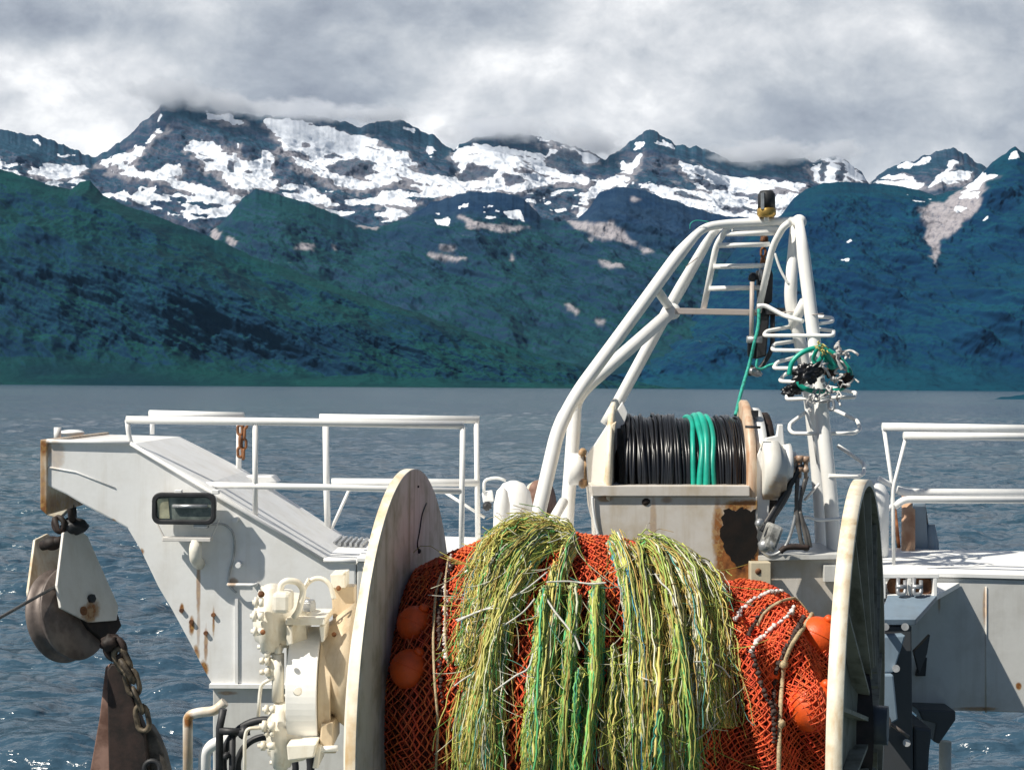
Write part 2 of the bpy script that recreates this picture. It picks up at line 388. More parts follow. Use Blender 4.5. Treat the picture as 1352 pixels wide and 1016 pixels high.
sheet('far_islet', [(-500, 560), (1300, 540), (1312, 527), (1322, 524), (1335, 523), (1352, 521), (1400, 519), (1500, 522), (1600, 540), (1900, 560)], 1080, 1110, [(0, 0), (1, 1)], M_dark, 1.5, .05, 1.4, clipx=(1296, 1620), jag=3, nr=14, zbase=-2)

# ------------------------------------------------------------------ sea
def sea():
    rs = np.random.RandomState(5)
    def tile(L, n, wind, V, choppy_cut, seed):
        rs = np.random.RandomState(seed)
        k1 = np.fft.fftfreq(n, L / n) * 2 * np.pi
        kx, ky = np.meshgrid(k1, k1)
        k = np.sqrt(kx ** 2 + ky ** 2); k[0, 0] = 1e-6
        Lw = V * V / 9.81
        wx, wy = math.cos(wind), math.sin(wind)
        ph = np.exp(-1 / (k * Lw) ** 2) / k ** 4 * (((kx * wx + ky * wy) / k) ** 2 * .8 + .2) * np.exp(-(k * choppy_cut) ** 2)
        ph[0, 0] = 0
        h = (rs.randn(n, n) + 1j * rs.randn(n, n)) * np.sqrt(ph)
        H = np.real(np.fft.ifft2(h)); sd = H.std()
        Dx = np.real(np.fft.ifft2(-1j * kx / k * h)) / sd; Dy = np.real(np.fft.ifft2(-1j * ky / k * h)) / sd
        return H / sd, Dx, Dy
    L1, n1 = 61.0, 512
    H, Dx, Dy = tile(L1, n1, 1.25, 3.1, .10, 3)
    L2 = 23.7
    H2, Dx2, Dy2 = tile(L2, 512, 1.0, 1.9, .035, 8)
    def samp(A, x, y, L):
        n = A.shape[0]; fx = (x / L * n) % n; fy = (y / L * n) % n
        i = np.floor(fx).astype(int) % n; j = np.floor(fy).astype(int) % n
        a = fx - np.floor(fx); b = fy - np.floor(fy); i2 = (i + 1) % n; j2 = (j + 1) % n
        return (A[j, i] * (1 - a) + A[j, i2] * a) * (1 - b) + (A[j2, i] * (1 - a) + A[j2, i2] * a) * b
    # rows evenly spaced in the view, columns fan out
    vv = np.concatenate([np.linspace(640, 60, 620), np.linspace(59.5, 12, 120), np.linspace(11.5, 1.2, 45)])
    rows = CH * FPX / vv
    rows = np.concatenate([[4.0, 12.0], rows])
    cols = np.concatenate([np.linspace(-3, -.45, 40), np.linspace(-.44, .44, 900), np.linspace(.45, 3, 40)])
    R, C = np.meshgrid(rows, cols, indexing='ij')
    X = R * C; Y = R.copy()
    a1 = .165; a2 = .050
    c, s = math.cos(.5), math.sin(.5)
    Xr, Yr = X * c - Y * s, X * s + Y * c
    fade = 1 / (1 + (Y / 900) ** 2); fade2 = 1 / (1 + (Y / 200) ** 2)
    gust = .75 + .5 * fbm(X * .012, Y * .006, 3)
    Z = samp(H, X, Y, L1) * a1 * fade * gust + samp(H2, Xr, Yr, L2) * a2 * fade2 * gust
    X = X + samp(Dx, X, Y, L1) * a1 * .9 * fade + samp(Dx2, Xr, Yr, L2) * a2 * .7 * fade2
    Y = Y + samp(Dy, X, Y, L1) * a1 * .9 * fade + samp(Dy2, Xr, Yr, L2) * a2 * .7 * fade2
    verts = np.stack([X, Y, Z], -1).reshape(-1, 3)
    nr, nc = X.shape; idx = np.arange(nr * nc).reshape(nr, nc)
    f = np.stack([idx[:-1, :-1], idx[:-1, 1:], idx[1:, 1:], idx[1:, :-1]], -1).reshape(-1, 4)
    m, N, b, o = new_mat('sea_water')
    g = N.new('ShaderNodeNewGeometry'); pos = g.outputs['Position']
    big = N.noise(N.mapv(pos, scale=(.7, .25, 1)), .02, 3, .5)
    col = N.mix(N.ramp(big, .35, .65), (.034, .072, .112), (.046, .096, .128))
    N.put(b.inputs['Base Color'], col)
    sxy = N.new('ShaderNodeSeparateXYZ'); N.put(sxy.inputs[0], pos)
    N.put(b.inputs['Roughness'], N.ramp(sxy.outputs[1], 60, 1500, .17, .20)); b.inputs['IOR'].default_value = 1.40
    b.inputs['Specular IOR Level'].default_value = .5
    a = N.noise(N.mapv(pos, rot=(0, 0, .3), scale=(1, .8, 1)), 2.6, 5, .6)
    a2_ = N.noise(N.mapv(pos, rot=(0, 0, .2), scale=(.6, 1.0, 1)), .45, 6, .6)
    a3_ = N.noise(N.mapv(pos, rot=(0, 0, .2), scale=(.5, 1.0, 1)), .09, 6, .65)
    nrm = N.bump(a, .26, .13)
    nrm = N.bump(a2_, .6, .6, nrm)
    nrm = N.bump(a3_, .75, 2.4, nrm)
    a4_ = N.noise(N.mapv(pos, rot=(0, 0, .15), scale=(.35, 1.0, 1)), .022, 6, .7)
    nrm = N.bump(a4_, .8, 9.0, nrm)
    N.put(b.inputs['Normal'], nrm)
    o_ = npmesh('sea', verts, f, m); tag(o_, kind='structure')
sea()
# far sea, one sheet under the waves out to the horizon
npmesh('far_sea', [(-40000, -3000, -1.2), (40000, -3000, -1.2), (40000, 30000, -1.2), (-40000, 30000, -1.2)], [(0, 1, 2, 3)], bpy.data.materials['sea_water'])['kind'] = 'structure'
# ------------------------------------------------------------------ mesh builder
class MB:
    def __init__(s): s.v = []; s.f = []; s.s = []
    def add(s, vs, fs, smooth=False):
        o = len(s.v); s.v += [tuple(v) for v in vs]
        s.f += [tuple(i + o for i in f) for f in fs]; s.s += [smooth] * len(fs)
        return s
    def box(s, a, b):
        (x0, y0, z0), (x1, y1, z1) = a, b
        return s.obox(((x0+x1)/2, (y0+y1)/2, (z0+z1)/2), (abs(x1-x0), abs(y1-y0), abs(z1-z0)))
    def obox(s, c, size, rot=None):
        c = Vector(c); h = Vector(size) / 2
        vs = [Vector((x * h.x, y * h.y, z * h.z)) for x in (-1, 1) for y in (-1, 1) for z in (-1, 1)]
        if rot is not None:
            m = rot if isinstance(rot, Matrix) else Euler(rot).to_matrix()
            vs = [m @ v for v in vs]
        return s.add([c + v for v in vs], [(0,1,3,2),(4,6,7,5),(0,4,5,1),(2,3,7,6),(0,2,6,4),(1,5,7,3)])
    def prism(s, pts, vec):
        vec = Vector(vec); pts = [Vector(p) for p in pts]; n = len(pts)
        nrm = Vector((0, 0, 0))
        for i in range(n): nrm += pts[i].cross(pts[(i + 1) % n])
        if nrm.dot(vec) > 0: pts = pts[::-1]
        fs = [tuple(range(n)), tuple(range(2 * n - 1, n - 1, -1))]
        fs += [(i, i + n, (i + 1) % n + n, (i + 1) % n) for i in range(n)]
        return s.add(pts + [p + vec for p in pts], fs)
    def cyl(s, a, b, r0, r1=None, n=24, cap=True):
        return s.lathe(a, b, [(0, r0), (1, r0 if r1 is None else r1)], n, cap)
    def lathe(s, a, b, prof, n=32, cap=True):
        """profile (fraction along a-b, radius)"""
        a, b = Vector(a), Vector(b); ax = b - a
        z = ax.normalized(); x = z.orthogonal().normalized(); y = z.cross(x)
        vs = []; fs = []
        for t, r in prof:
            for k in range(n):
                w = 2 * math.pi * k / n
                vs.append(a + ax * t + (x * math.cos(w) + y * math.sin(w)) * r)
        m = len(prof)
        for i in range(m - 1):
            for k in range(n):
                k2 = (k + 1) % n
                fs.append((i*n+k, i*n+k2, (i+1)*n+k2, (i+1)*n+k))
        s.add(vs, fs, True)
        if cap:
            o = len(s.v) - len(vs)
            if prof[0][1] > 1e-5: s.f.append(tuple(o + k for k in range(n))[::-1]); s.s.append(False)
            if prof[-1][1] > 1e-5: s.f.append(tuple(o + (m-1)*n + k for k in range(n))); s.s.append(False)
        return s
    def tube(s, pts, r, n=10, closed=False, cap=True):
        pts = [Vector(p) for p in pts]; m = len(pts)
        rs = r if hasattr(r, '__len__') else [r] * m
        tan = []
        for i in range(m):
            if closed: t = pts[(i+1) % m] - pts[i-1]
            else: t = pts[min(i+1, m-1)] - pts[max(i-1, 0)]
            tan.append(t.normalized() if t.length > 1e-9 else Vector((0, 0, 1)))
        nx = tan[0].orthogonal().normalized(); vs = []
        for i in range(m):
            nx = (nx - tan[i] * nx.dot(tan[i]))
            nx = nx.normalized() if nx.length > 1e-6 else tan[i].orthogonal().normalized()
            ny = tan[i].cross(nx)
            for k in range(n):
                w = 2 * math.pi * k / n
                vs.append(pts[i] + (nx * math.cos(w) + ny * math.sin(w)) * rs[i])
        fs = []
        for i in range(m if closed else m - 1):
            j = (i + 1) % m
            for k in range(n):
                k2 = (k + 1) % n
                fs.append((i*n+k, i*n+k2, j*n+k2, j*n+k))
        s.add(vs, fs, True)
        if cap and not closed:
            o = len(s.v) - len(vs)
            s.f.append(tuple(o + k for k in range(n))[::-1]); s.s.append(False)
            s.f.append(tuple(o + (m-1)*n + k for k in range(n))); s.s.append(False)
        return s
    def ball(s, c, r, n=20, m=12, sc=(1, 1, 1), rough=0, seed=0, rot=None):
        c = Vector(c); vs = []; fs = []
        R = Euler(rot).to_matrix() if rot else Matrix.Identity(3)
        for i in range(m + 1):
            ph = math.pi * i / m
            for k in range(n):
                w = 2 * math.pi * k / n
                d = Vector((math.sin(ph) * math.cos(w), math.sin(ph) * math.sin(w), math.cos(ph)))
                q = r * (1 + (rough * mnoise.fractal(d * 2.2 + Vector((seed, seed * 2, 0)), 1, 2, 4) if rough else 0))
                vs.append(c + R @ Vector((d.x * sc[0] * q, d.y * sc[1] * q, d.z * sc[2] * q)))
        for i in range(m):
            for k in range(n):
                k2 = (k + 1) % n
                fs.append((i*n+k, (i+1)*n+k, (i+1)*n+k2, i*n+k2))
        return s.add(vs, fs, True)
    def ring(s, c, axis, R, r, n=48, m=8, a0=0, a1=2 * math.pi, wob=0, seed=0):
        c = Vector(c); z = Vector(axis).normalized(); x = z.orthogonal().normalized(); y = z.cross(x)
        full = abs(a1 - a0 - 2 * math.pi) < 1e-4; pts = []
        for k in range(n if full else n + 1):
            w = a0 + (a1 - a0) * k / n
            q = R + wob * mnoise.noise(Vector((math.cos(w) * 2, math.sin(w) * 2, seed * 1.7)))
            pts.append(c + (x * math.cos(w) + y * math.sin(w)) * q + z * wob * 1.6 * mnoise.noise(Vector((math.cos(w) * 1.5, math.sin(w) * 1.5, seed * 2.3 + 9))))
        return s.tube(pts, r, m, closed=full)
    def build(s, name, mat, parent=None, bevel=0, label=None, cat=None, group=None, kind=None):
        me = bpy.data.meshes.new(name); me.from_pydata(s.v, [], s.f)
        me.polygons.foreach_set('use_smooth', s.s); me.update()
        me.materials.append(mat)
        o = bpy.data.objects.new(name, me)
        vs = np.array(s.v); c = Vector(((vs[:, 0].min() + vs[:, 0].max()) / 2, (vs[:, 1].min() + vs[:, 1].max()) / 2, vs[:, 2].min()))
        if parent is None:
            me.transform(Matrix.Translation(-c)); o.location = c
        link(o, parent)
        if bevel:
            b = o.modifiers.new('bevel', 'BEVEL'); b.width = bevel; b.segments = 2; b.limit_method = 'ANGLE'; b.angle_limit = math.radians(40)
            b.harden_normals = False
        return tag(o, label, cat, group, kind)

def fillet(pts, rad, seg=5):
    pts = [Vector(p) for p in pts]; out = [pts[0]]
    for i in range(1, len(pts) - 1):
        a, b, c = pts[i-1], pts[i], pts[i+1]
        u = (a - b); w = (c - b)
        q = min(rad, u.length * .45, w.length * .45)
        p0 = b + u.normalized() * q; p1 = b + w.normalized() * q
        for k in range(seg + 1):
            t = k / seg
            out.append(p0 * (1-t)**2 + b * 2 * t * (1-t) + p1 * t * t)
    out.append(pts[-1]); return out

def spline(pts, seg=6):
    pts = [Vector(p) for p in pts]; out = []
    for i in range(len(pts) - 1):
        p0 = pts[max(i-1, 0)]; p1 = pts[i]; p2 = pts[i+1]; p3 = pts[min(i+2, len(pts)-1)]
        for k in range(seg):
            t = k / seg
            out.append(.5 * ((2*p1) + (p2-p0)*t + (2*p0-5*p1+4*p2-p3)*t*t + (3*p1-p0-3*p2+p3)*t**3))
    out.append(pts[-1]); return out

def PP(l, d):                # list of pixels at one distance (or (px,py,d))
    return [P(p[0], p[1], p[2] if len(p) > 2 else d) for p in l]

# ------------------------------------------------------------------ materials of the ship
def paint(name, col, rough=.45, rust=.0, dirt=.25, dirtcol=(.42, .36, .27), spots=(), bump=.15, scale=1.0, streak=.3):
    """weathered paint; spots: rust stains (x, z, half width, half height, strength) in metres, they have a place of their own"""
    m, N, b, o = new_mat(name)
    tcn = N.new('ShaderNodeNewGeometry'); pos = tcn.outputs['Position']
    a = N.noise(pos, 3.1 * scale, 6, .62)
    s = N.noise(N.mapv(pos, scale=(9 * scale, 9 * scale, .8 * scale)), 1.0, 5, .6)
    f = N.noise(pos, 28 * scale, 5, .65)
    c = N.mix(N.math('MULTIPLY', N.ramp(a, .42, .75), dirt), col, dirtcol)
    c = N.mix(N.math('MULTIPLY', N.ramp(s, .48, .75), dirt * streak * 3), c, dirtcol)
    c = N.mix(N.math('MULTIPLY', N.ramp(f, .3, .7), .10), c, tuple(k * .7 for k in col))
    rk = N.math('MULTIPLY_ADD', a, .5, N.math('MULTIPLY', f, .5))
    lo = .74 - rust * .22
    rm = N.ramp(rk, lo, lo + .05)
    sp = None
    sx = N.new('ShaderNodeSeparateXYZ'); N.put(sx.inputs[0], pos)
    for (x, z, hw, hh, st) in spots:
        p = N.math('DIVIDE', N.math('SUBTRACT', sx.outputs[0], x), hw)
        q = N.math('DIVIDE', N.math('SUBTRACT', sx.outputs[2], z), hh)
        d = N.math('ADD', N.math('MULTIPLY', p, p), N.math('MULTIPLY', q, q))
        d = N.math('ADD', d, N.math('MULTIPLY', N.math('SUBTRACT', N.math('MULTIPLY_ADD', f, .5, N.math('MULTIPLY', s, .5)), .5), 3.0))
        g = N.ramp(d, .2, 1.3, st, 0)
        sp = g if sp is None else N.math('MAXIMUM', sp, g)
    rcol = N.mix(N.ramp(f, .35, .65), (.09, .028, .010), (.30, .115, .030))
    if sp is not None:
        stain = N.mix(N.ramp(f, .3, .7), (.42, .24, .08), (.22, .09, .03))
        c = N.mix(sp, c, stain)
        c = N.mix(N.ramp(N.math('MULTIPLY', sp, f), .42, .55), c, rcol)
    if rust > 0: c = N.mix(rm, c, rcol)
    N.put(b.inputs['Base Color'], c)
    N.put(b.inputs['Roughness'], N.math('MULTIPLY_ADD', rm, .35, rough) if rust > 0 else N.ramp(f, .3, .7, rough - .06, rough + .12))
    h = N.math('SUBTRACT', N.math('MULTIPLY_ADD', a, .6, N.math('MULTIPLY', f, .12)), N.math('MULTIPLY', rm, .12) if rust > 0 else 0)
    N.put(b.inputs['Normal'], N.bump(h, bump, .03))
    return m

def sp(px, py, d, w, h, st=1.0):
    p = P(px, py, d); return (p.x, p.z, PX(w, d), PX(h, d), st)

def plain(name, col, rough=.5, metal=0, var=.25, scale=8, bump=.15, sub=None):
    m, N, b, o = new_mat(name)
    g = N.new('ShaderNodeNewGeometry'); a = N.noise(g.outputs['Position'], scale, 5, .62)
    c = N.mix(N.ramp(a, .32, .68), tuple(k * (1 - var) for k in col), sub or tuple(min(1, k * (1 + var)) for k in col))
    N.put(b.inputs['Base Color'], c); b.inputs['Roughness'].default_value = rough; b.inputs['Metallic'].default_value = metal
    N.put(b.inputs['Normal'], N.bump(a, bump, .01))
    return m

WH = (.86, .86, .845)
M_white = paint('white_paint', WH, rust=.18, dirt=.22)
M_rail = paint('rail_paint', (.88, .88, .865), rust=.10, dirt=.12, bump=.05)
M_mast = paint('mast_paint', (.88, .875, .85), rust=.05, dirt=.14, dirtcol=(.5, .44, .33), bump=.05)
M_davit = paint('davit_paint', (.85, .852, .845), rust=.07, dirt=.30, dirtcol=(.52, .47, .38), spots=[
    sp(64, 592, 11, 6, 12, .7), sp(75, 600, 11, 12, 22, .4), sp(262, 775, 11, 3, 42, .75), sp(262, 830, 11, 2.5, 30, .5),
    sp(253, 826, 11, 4, 14), sp(240, 803, 11, 3, 7), sp(282, 820, 11, 2, 22, .9), sp(272, 850, 11, 3, 26, .8), sp(269, 883, 11, 7, 12), sp(259, 862, 11, 5, 12, .9),
    sp(148, 688, 11, 6, 4, .9), sp(187, 728, 11, 4, 5, .9), sp(308, 768, 11, 7, 7, .7)])
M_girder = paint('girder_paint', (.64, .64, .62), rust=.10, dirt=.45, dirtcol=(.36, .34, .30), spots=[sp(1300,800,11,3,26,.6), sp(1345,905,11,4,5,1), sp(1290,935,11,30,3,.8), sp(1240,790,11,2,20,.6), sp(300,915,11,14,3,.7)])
M_cream = paint('cream_paint', (.87, .83, .73), rust=.0, dirt=.42, dirtcol=(.52, .40, .22), rough=.35, scale=2.2)
M_rim = paint('rim_paint', (.84, .78, .64), rust=.28, dirt=.75, dirtcol=(.50, .30, .10), scale=1.6)
M_flange = paint('flange_paint', (.60, .56, .545), rust=.12, dirt=.75, dirtcol=(.20, .18, .10), rough=.7, scale=1.4, bump=.3)
M_flange2 = paint('shaded_flange_paint', (.30, .28, .22), rust=.25, dirt=.8, dirtcol=(.08, .07, .04), rough=.7, scale=1.4)  # right flange face: its shade is put into the darker colour
M_ped = paint('pedestal_paint', (.66, .62, .57), rust=.08, dirt=.65, dirtcol=(.44, .35, .22), spots=[
    sp(800, 658, 10.8, 12, 5, .8), sp(852, 663, 10.8, 5, 5, 1), sp(862, 700, 10.8, 5, 45, .5), sp(880, 660, 10.8, 8, 5, .6), sp(958, 735, 10.8, 14, 50, 1), sp(985, 750, 10.8, 30, 40, 1), sp(949, 700, 10.8, 9, 42, .9), sp(990, 664, 10.8, 22, 6, 1), sp(975, 668, 10.8, 30, 9, 1), sp(1010, 760, 10.8, 14, 30, .8)])
M_tancream = paint('tan_cream_paint', (.66, .54, .38), rust=.05, dirt=.5, dirtcol=(.40, .26, .13), rough=.4, scale=2)
M_rust = plain('rusty_steel', (.16, .065, .03), .85, 0, .5, 12, .4, sub=(.28, .12, .05))
M_rustpink = plain('old_rusty_steel', (.17, .085, .06), .8, 0, .3, 6, .4, sub=(.30, .18, .14))
M_black = plain('black_steel', (.022, .023, .026), .55, 0, .4, 9, .2)
M_darkrust = plain('dark_worn_steel', (.018, .013, .011), .7, 0, .6, 7, .5, sub=(.036, .020, .016))
M_steel = plain('galvanised_steel', (.42, .43, .44), .42, .6, .2, 20, .2)
M_worn = plain('worn_sheave_steel', (.13, .105, .095), .5, .3, .2, 7, .2, sub=(.22, .18, .16))
M_cable = plain('black_rubber_cable', (.012, .013, .016), .28, 0, .3, 5, .1)
M_green = plain('green_hose', (.012, .34, .25), .38, 0, .2, 6, .1)
M_grope = plain('green_rope', (.03, .33, .26), .8, 0, .35, 60, .4)
M_hose = plain('grey_hose', (.10, .095, .09), .5, 0, .4, 9, .2)
M_blue = paint('bluegrey_shade_paint', (.20, .27, .34), rust=.22, dirt=.4, dirtcol=(.12, .13, .14))  # grey plates; on the right bracket the bluish shade is put into the colour
M_dgrey = paint('dark_grey_shade_paint', (.055, .06, .068), rust=.25, dirt=.5, dirtcol=(.05, .05, .05))  # below the right shelf the deep shade is put into this dark tone
M_brass = plain('brass_ring', (.50, .32, .09), .4, .7, .3, 15, .2)
M_greybar = paint('greybar_paint', (.46, .40, .38), rust=.15, dirt=.4)
M_glass = plain('lamp_glass', (.16, .20, .19), .12, .2, .5, 5, .05, sub=(.34, .38, .34))
M_lampin = plain('lamp_reflector', (.55, .52, .36), .3, .5, .3, 9, .1)
M_black_hole = plain('hole_darkness', (.002, .0015, .0015), 1.0, 0, .5, 9, .4, sub=(.010, .005, .003))  # black of the rust hole's shaded inside, put into the colour

# ------------------------------------------------------------------ hull and deck
DK = 4.35
def hull():
    m = MB()
    m.prism([(-2.2, -6, DK), (3.6, -6, DK), (3.6, 12.4, DK), (-2.2, 12.4, DK)], (0, 0, -.12))
    m.build('deck', plain('deck_paint', (.10, .14, .13), .7, 0, .3, 3, .3), kind='structure')
    m = MB()
    out = [(-2.3, -6, 0), (-2.3, 12.5, 0), (3.7, 12.5, 0), (3.7, -6, 0)]
    m.box((-2.3, -6, -1.2), (3.7, 12.5, DK - .13))
    o = m.build('ship_hull', plain('hull_paint', (.05, .10, .14), .4, 0, .2, 1, .2)); tag(o, 'blue painted ship hull carrying the deck gear above the sea', 'hull')
hull()

# ------------------------------------------------------------------ davit arm
def davit():
    t = thing('davit_arm', 'broad white cranked davit arm rising over the sea with a rusty outer end', 'davit', P(380, 1010, 11))
    F1 = [(57,583),(172,586),(272,638),(427,740),(470,742),(470,905),(281,905),(270,886),(252,851),(227,805),(209,775),(186,727),(168,697),(146,685),(108,665),(88,653),(62,641),(57,641)]
    MB().prism(PP(F1, 11), (0, 1.66, 0)).build('box_beam', M_davit, t, bevel=.012)
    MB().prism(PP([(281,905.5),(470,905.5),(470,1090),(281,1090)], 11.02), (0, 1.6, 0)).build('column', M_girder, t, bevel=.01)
    MB().prism(PP([(276,903),(474,904),(474,909),(276,908)], 10.97), (0, .3, 0)).build('ledge', M_davit, t)
    # end plate, top lip, seam ribs
    MB().prism(PP([(53,580),(62,580),(62,680),(53,672)], 10.98), (0, 1.7, 0)).build('end_plate', paint('end_plate_paint', (.78,.72,.6), rust=.42, dirt=.8, dirtcol=(.45,.22,.06), spots=[sp(57,670,11,9,22), sp(57,590,11,8,14), sp(57,640,11,5,30,.7)]), t, bevel=.008)
    m = MB()
    for a, b in (((62,582),(172,585)), ((172,585),(427,739)), ((427,739),(470,741))):
        p, q = P(*a, 10.985), P(*b, 10.985)
        m.tube([p, q], .016, 6)
    m.build('edge_bead', M_davit, t)
    m = MB(); m.prism(PP([(310,790),(314,790),(314,903),(310,903)], 10.985), (0, .02, 0))
    m.build('seam_strip', M_davit, t)
    m = MB(); m.tube(PP([(62,616),(100,623),(152,644)], 10.998), .006, 5); m.build('weld_seam', M_davit, t)
    m = MB(); m.prism(PP([(62,642),(98,656),(94,668),(78,684),(62,680)], 11.7), (0, .12, 0)); m.build('pad_eye', M_rim, t, bevel=.006)
    for (x, y) in ((313, 685), (317, 744)):
        p = P(x, y, 11); MB().cyl(p, p + Vector((0, -.09, 0)), .02, n=12).build('stud', M_davit, t)
    p = P(303, 770, 11); m = MB(); m.tube(fillet([p, p + Vector((0, -.07, 0)), p + Vector((.2, -.07, 0)), p + Vector((.2, 0, 0))], .03), .013, 8)
    m.build('grab_handle', M_davit, t)
    p = P(76, 574, 11.9); MB().cyl(p + Vector((0,0,-.05)), p + Vector((0, 0, .06)), .028, n=12).build('post_stub', M_rail, t)
    p = P(95, 571, 12.2); MB().ball(p, .10, sc=(1, 1, .25)).build('cover_dome', M_rail, t)
    m = MB(); m.prism(PP([(316,628),(358,628),(366,637),(340,640),(316,636)], 12.4), (0,.25,0)); m.build('top_bracket', M_rail, t, bevel=.01)
    for x, y in ((240,805),(253,820),(282,811),(272,835)):
        p = P(x, y, 11); MB().cyl(p, p + Vector((0, -.02, 0)), .016, n=8).build('rusty_bolt', M_rust, t)
davit()

def floodlight():
    d = 10.83
    t = thing('floodlight', 'wide black rimmed floodlight on a white bracket fixed to the davit', 'floodlight', P(262, 735, 10.9))
    c = P(243, 671, d); W_, H_ = PX(84, d), PX(42, d)
    def rr(w, h, r, y, n=6):
        o = []
        for qx, qz, a0 in ((1,1,0),(-1,1,90),(-1,-1,180),(1,-1,270)):
            for k in range(n+1):
                a = math.radians(a0 + 90*k/n); o.append(Vector((c.x + qx*(w/2-r) + r*math.cos(a), y, c.z + qz*(h/2-r) + r*math.sin(a))))
        return o
    MB().prism(rr(W_*.94, H_*.92, .05, c.y + .02), (0, .10, 0)).build('housing', M_rail, t, bevel=.015)
    outer = rr(W_, H_, .06, c.y - .02); inner = rr(W_*.86, H_*.70, .04, c.y - .02); n = len(outer)
    m = MB(); vs = outer + inner + [v + Vector((0,.05,0)) for v in outer] + [v + Vector((0,.05,0)) for v in inner]
    fs = []
    for i in range(n):
        j = (i+1) % n
        fs += [(i, j, n+j, n+i), (2*n+i, 3*n+i, 3*n+j, 2*n+j), (i, 2*n+i, 2*n+j, j), (n+i, n+j, 3*n+j, 3*n+i)]
    m.add(vs, fs); m.build('rim', M_black, t, bevel=.008)
    gl = MB(); gl.prism(rr(W_*.87, H_*.71, .04, c.y + .006), (0, .008, 0)); gl.build('glass', M_glass, t)
    MB().cyl(P(228, 668, d-.012), P(274, 668, d-.012), .014, n=12).build('lamp_tube', M_steel, t)
    MB().prism(PP([(207,658),(222,658),(224,684),(210,684)], d - .004), (0,.004,0)).build('reflector', M_lampin, t)
    m = MB(); m.tube(fillet(PP([(205,686),(217,710),(279,710),(289,686)], d+.06), .02), .008, 6)
    m.obox(P(248, 711, d+.06), (PX(64,d), .10, .03)); m.build('bracket', paint('bracket_paint', (.75,.72,.68), rust=.5, dirt=.4), t, bevel=.004)
    m = MB(); m.tube(fillet([P(258, 712, d+.05), P(258, 738, d+.05), P(263, 744, 11.0)], .06), .045, 14); m.build('mounting_arm', M_cream, t)
    m = MB(); m.obox(P(266,693,d+.03), (.1,.08,.04)); m.build('junction_box', M_steel, t, bevel=.004)
    m = MB(); m.tube(spline(PP([(274,692,d),(296,692,d+.1),(308,705,10.95),(309,730,10.98),(303,755,10.98),(303,772,10.98),(312,782,10.98)], d)), .009, 6); m.build('power_cable', M_steel, t)
    for x in (236, 285):
        MB().obox(P(x, 649, d+.02), (.05,.06,.03)).build('clamp', M_rail, t, bevel=.004)
floodlight()

# ------------------------------------------------------------------ hanging block, wire, chain, trawl board
def block():
    d = 11.75
    piv = P(98, 690, d)
    t = thing('hanging_block', 'white cheeked pulley block with worn wheel hanging from the davit end', 'pulley block', piv)
    n = Vector((math.cos(math.radians(25)), -math.sin(math.radians(25)), .0)).normalized()   # axle
    h = Vector((n.y, -n.x, 0)).normalized() * -1     # horizontal in plane (to the right, away)
    u = n.cross(h).normalized();  u = u if u.z > 0 else -u
    h = h if h.x > 0 else -h
    tilt = math.radians(-9)
    h2 = h * math.cos(tilt) + u * -math.sin(tilt) ; u2 = u * math.cos(tilt) + h * math.sin(tilt) * -1
    RY = Matrix.Rotation(math.radians(-15), 3, 'Y'); n = RY @ n; h2 = RY @ h; u2 = RY @ u
    c = P(88, 775, d)
    def L(a, b, w): return c + h2 * a + u2 * b + n * w
    ch = [(-.05,.42),(.10,.44),(.20,.34),(.34,-.26),(.28,-.36),(-.02,-.30),(-.28,-.12),(-.26,.05)]
    MB().prism([L(a, b, .13) for a, b in ch], n * .025).build('cheek_plate', paint('cheek_paint', (.78,.76,.72), rust=.22, dirt=.3, spots=[sp(122,806,d,8,16,.9), sp(130,745,d,4,18,.4)]), t, bevel=.006)
    MB().prism([L(a, b, -.165) for a, b in ch], n * .025).build('cheek_plate', M_rim, t, bevel=.006)
    sc_ = L(-.06, -.20, 0)
    MB().lathe(sc_ - n * .085, sc_ + n * .085, [(0, .05), (0, .36), (.12, .365), (.25, .33), (.5, .30), (.75, .33), (.88, .365), (1, .36), (1, .05)], 48).build('sheave', M_worn, t)
    MB().cyl(sc_ - n * .18, sc_ + n * .165, .035, n=12).build('axle', M_rust, t)
    m = MB(); m.cyl(L(.05,-.13,.15), L(.05,-.13,.185), .035, n=6); m.build('bolt', M_black, t)
    m = MB(); m.prism([L(-.10,-.1,-.09), L(.34,-.2,-.09), L(.36,-.42,-.09), L(.16,-.52,-.09), L(.0,-.35,-.09)], n * .21); m.build('lower_yoke', M_darkrust, t, bevel=.01)
    m = MB(); m.ball(L(-.03,.36,0), .07, sc=(1,1,.8)); m.cyl(L(-.03,.36,-.1), L(-.03,.36,.11), .04, n=12); m.build('head_swivel', M_darkrust, t)
    m = MB(); m.ring(P(95,672,d-.02), (1,.2,.1), .085, .028, 24, 8); m.build('shackle', M_darkrust, t)
    m = MB(); m.ring(P(78,692,d-.05), (.6,1,.1), .055, .022, 20, 8); m.tube(PP([(72,682),(76,700),(86,702)], d-.08), .022, 8); m.build('keeper_ring', M_darkrust, t)
    m = MB(); m.ball(P(98,694,d), .085, sc=(1.2,1,.75), rough=.3, seed=2); m.build('swivel_lump', M_black, t)
    # wire
    m = MB(); m.tube([P(-70, 845, 9.6), P(-2, 816, 10.4), P(76, 772, d - .2)], .012, 8)
    m.build('wire_rope', M_hose, label='thin grey steel wire running from the pulley block out of the frame', cat='wire')
block()

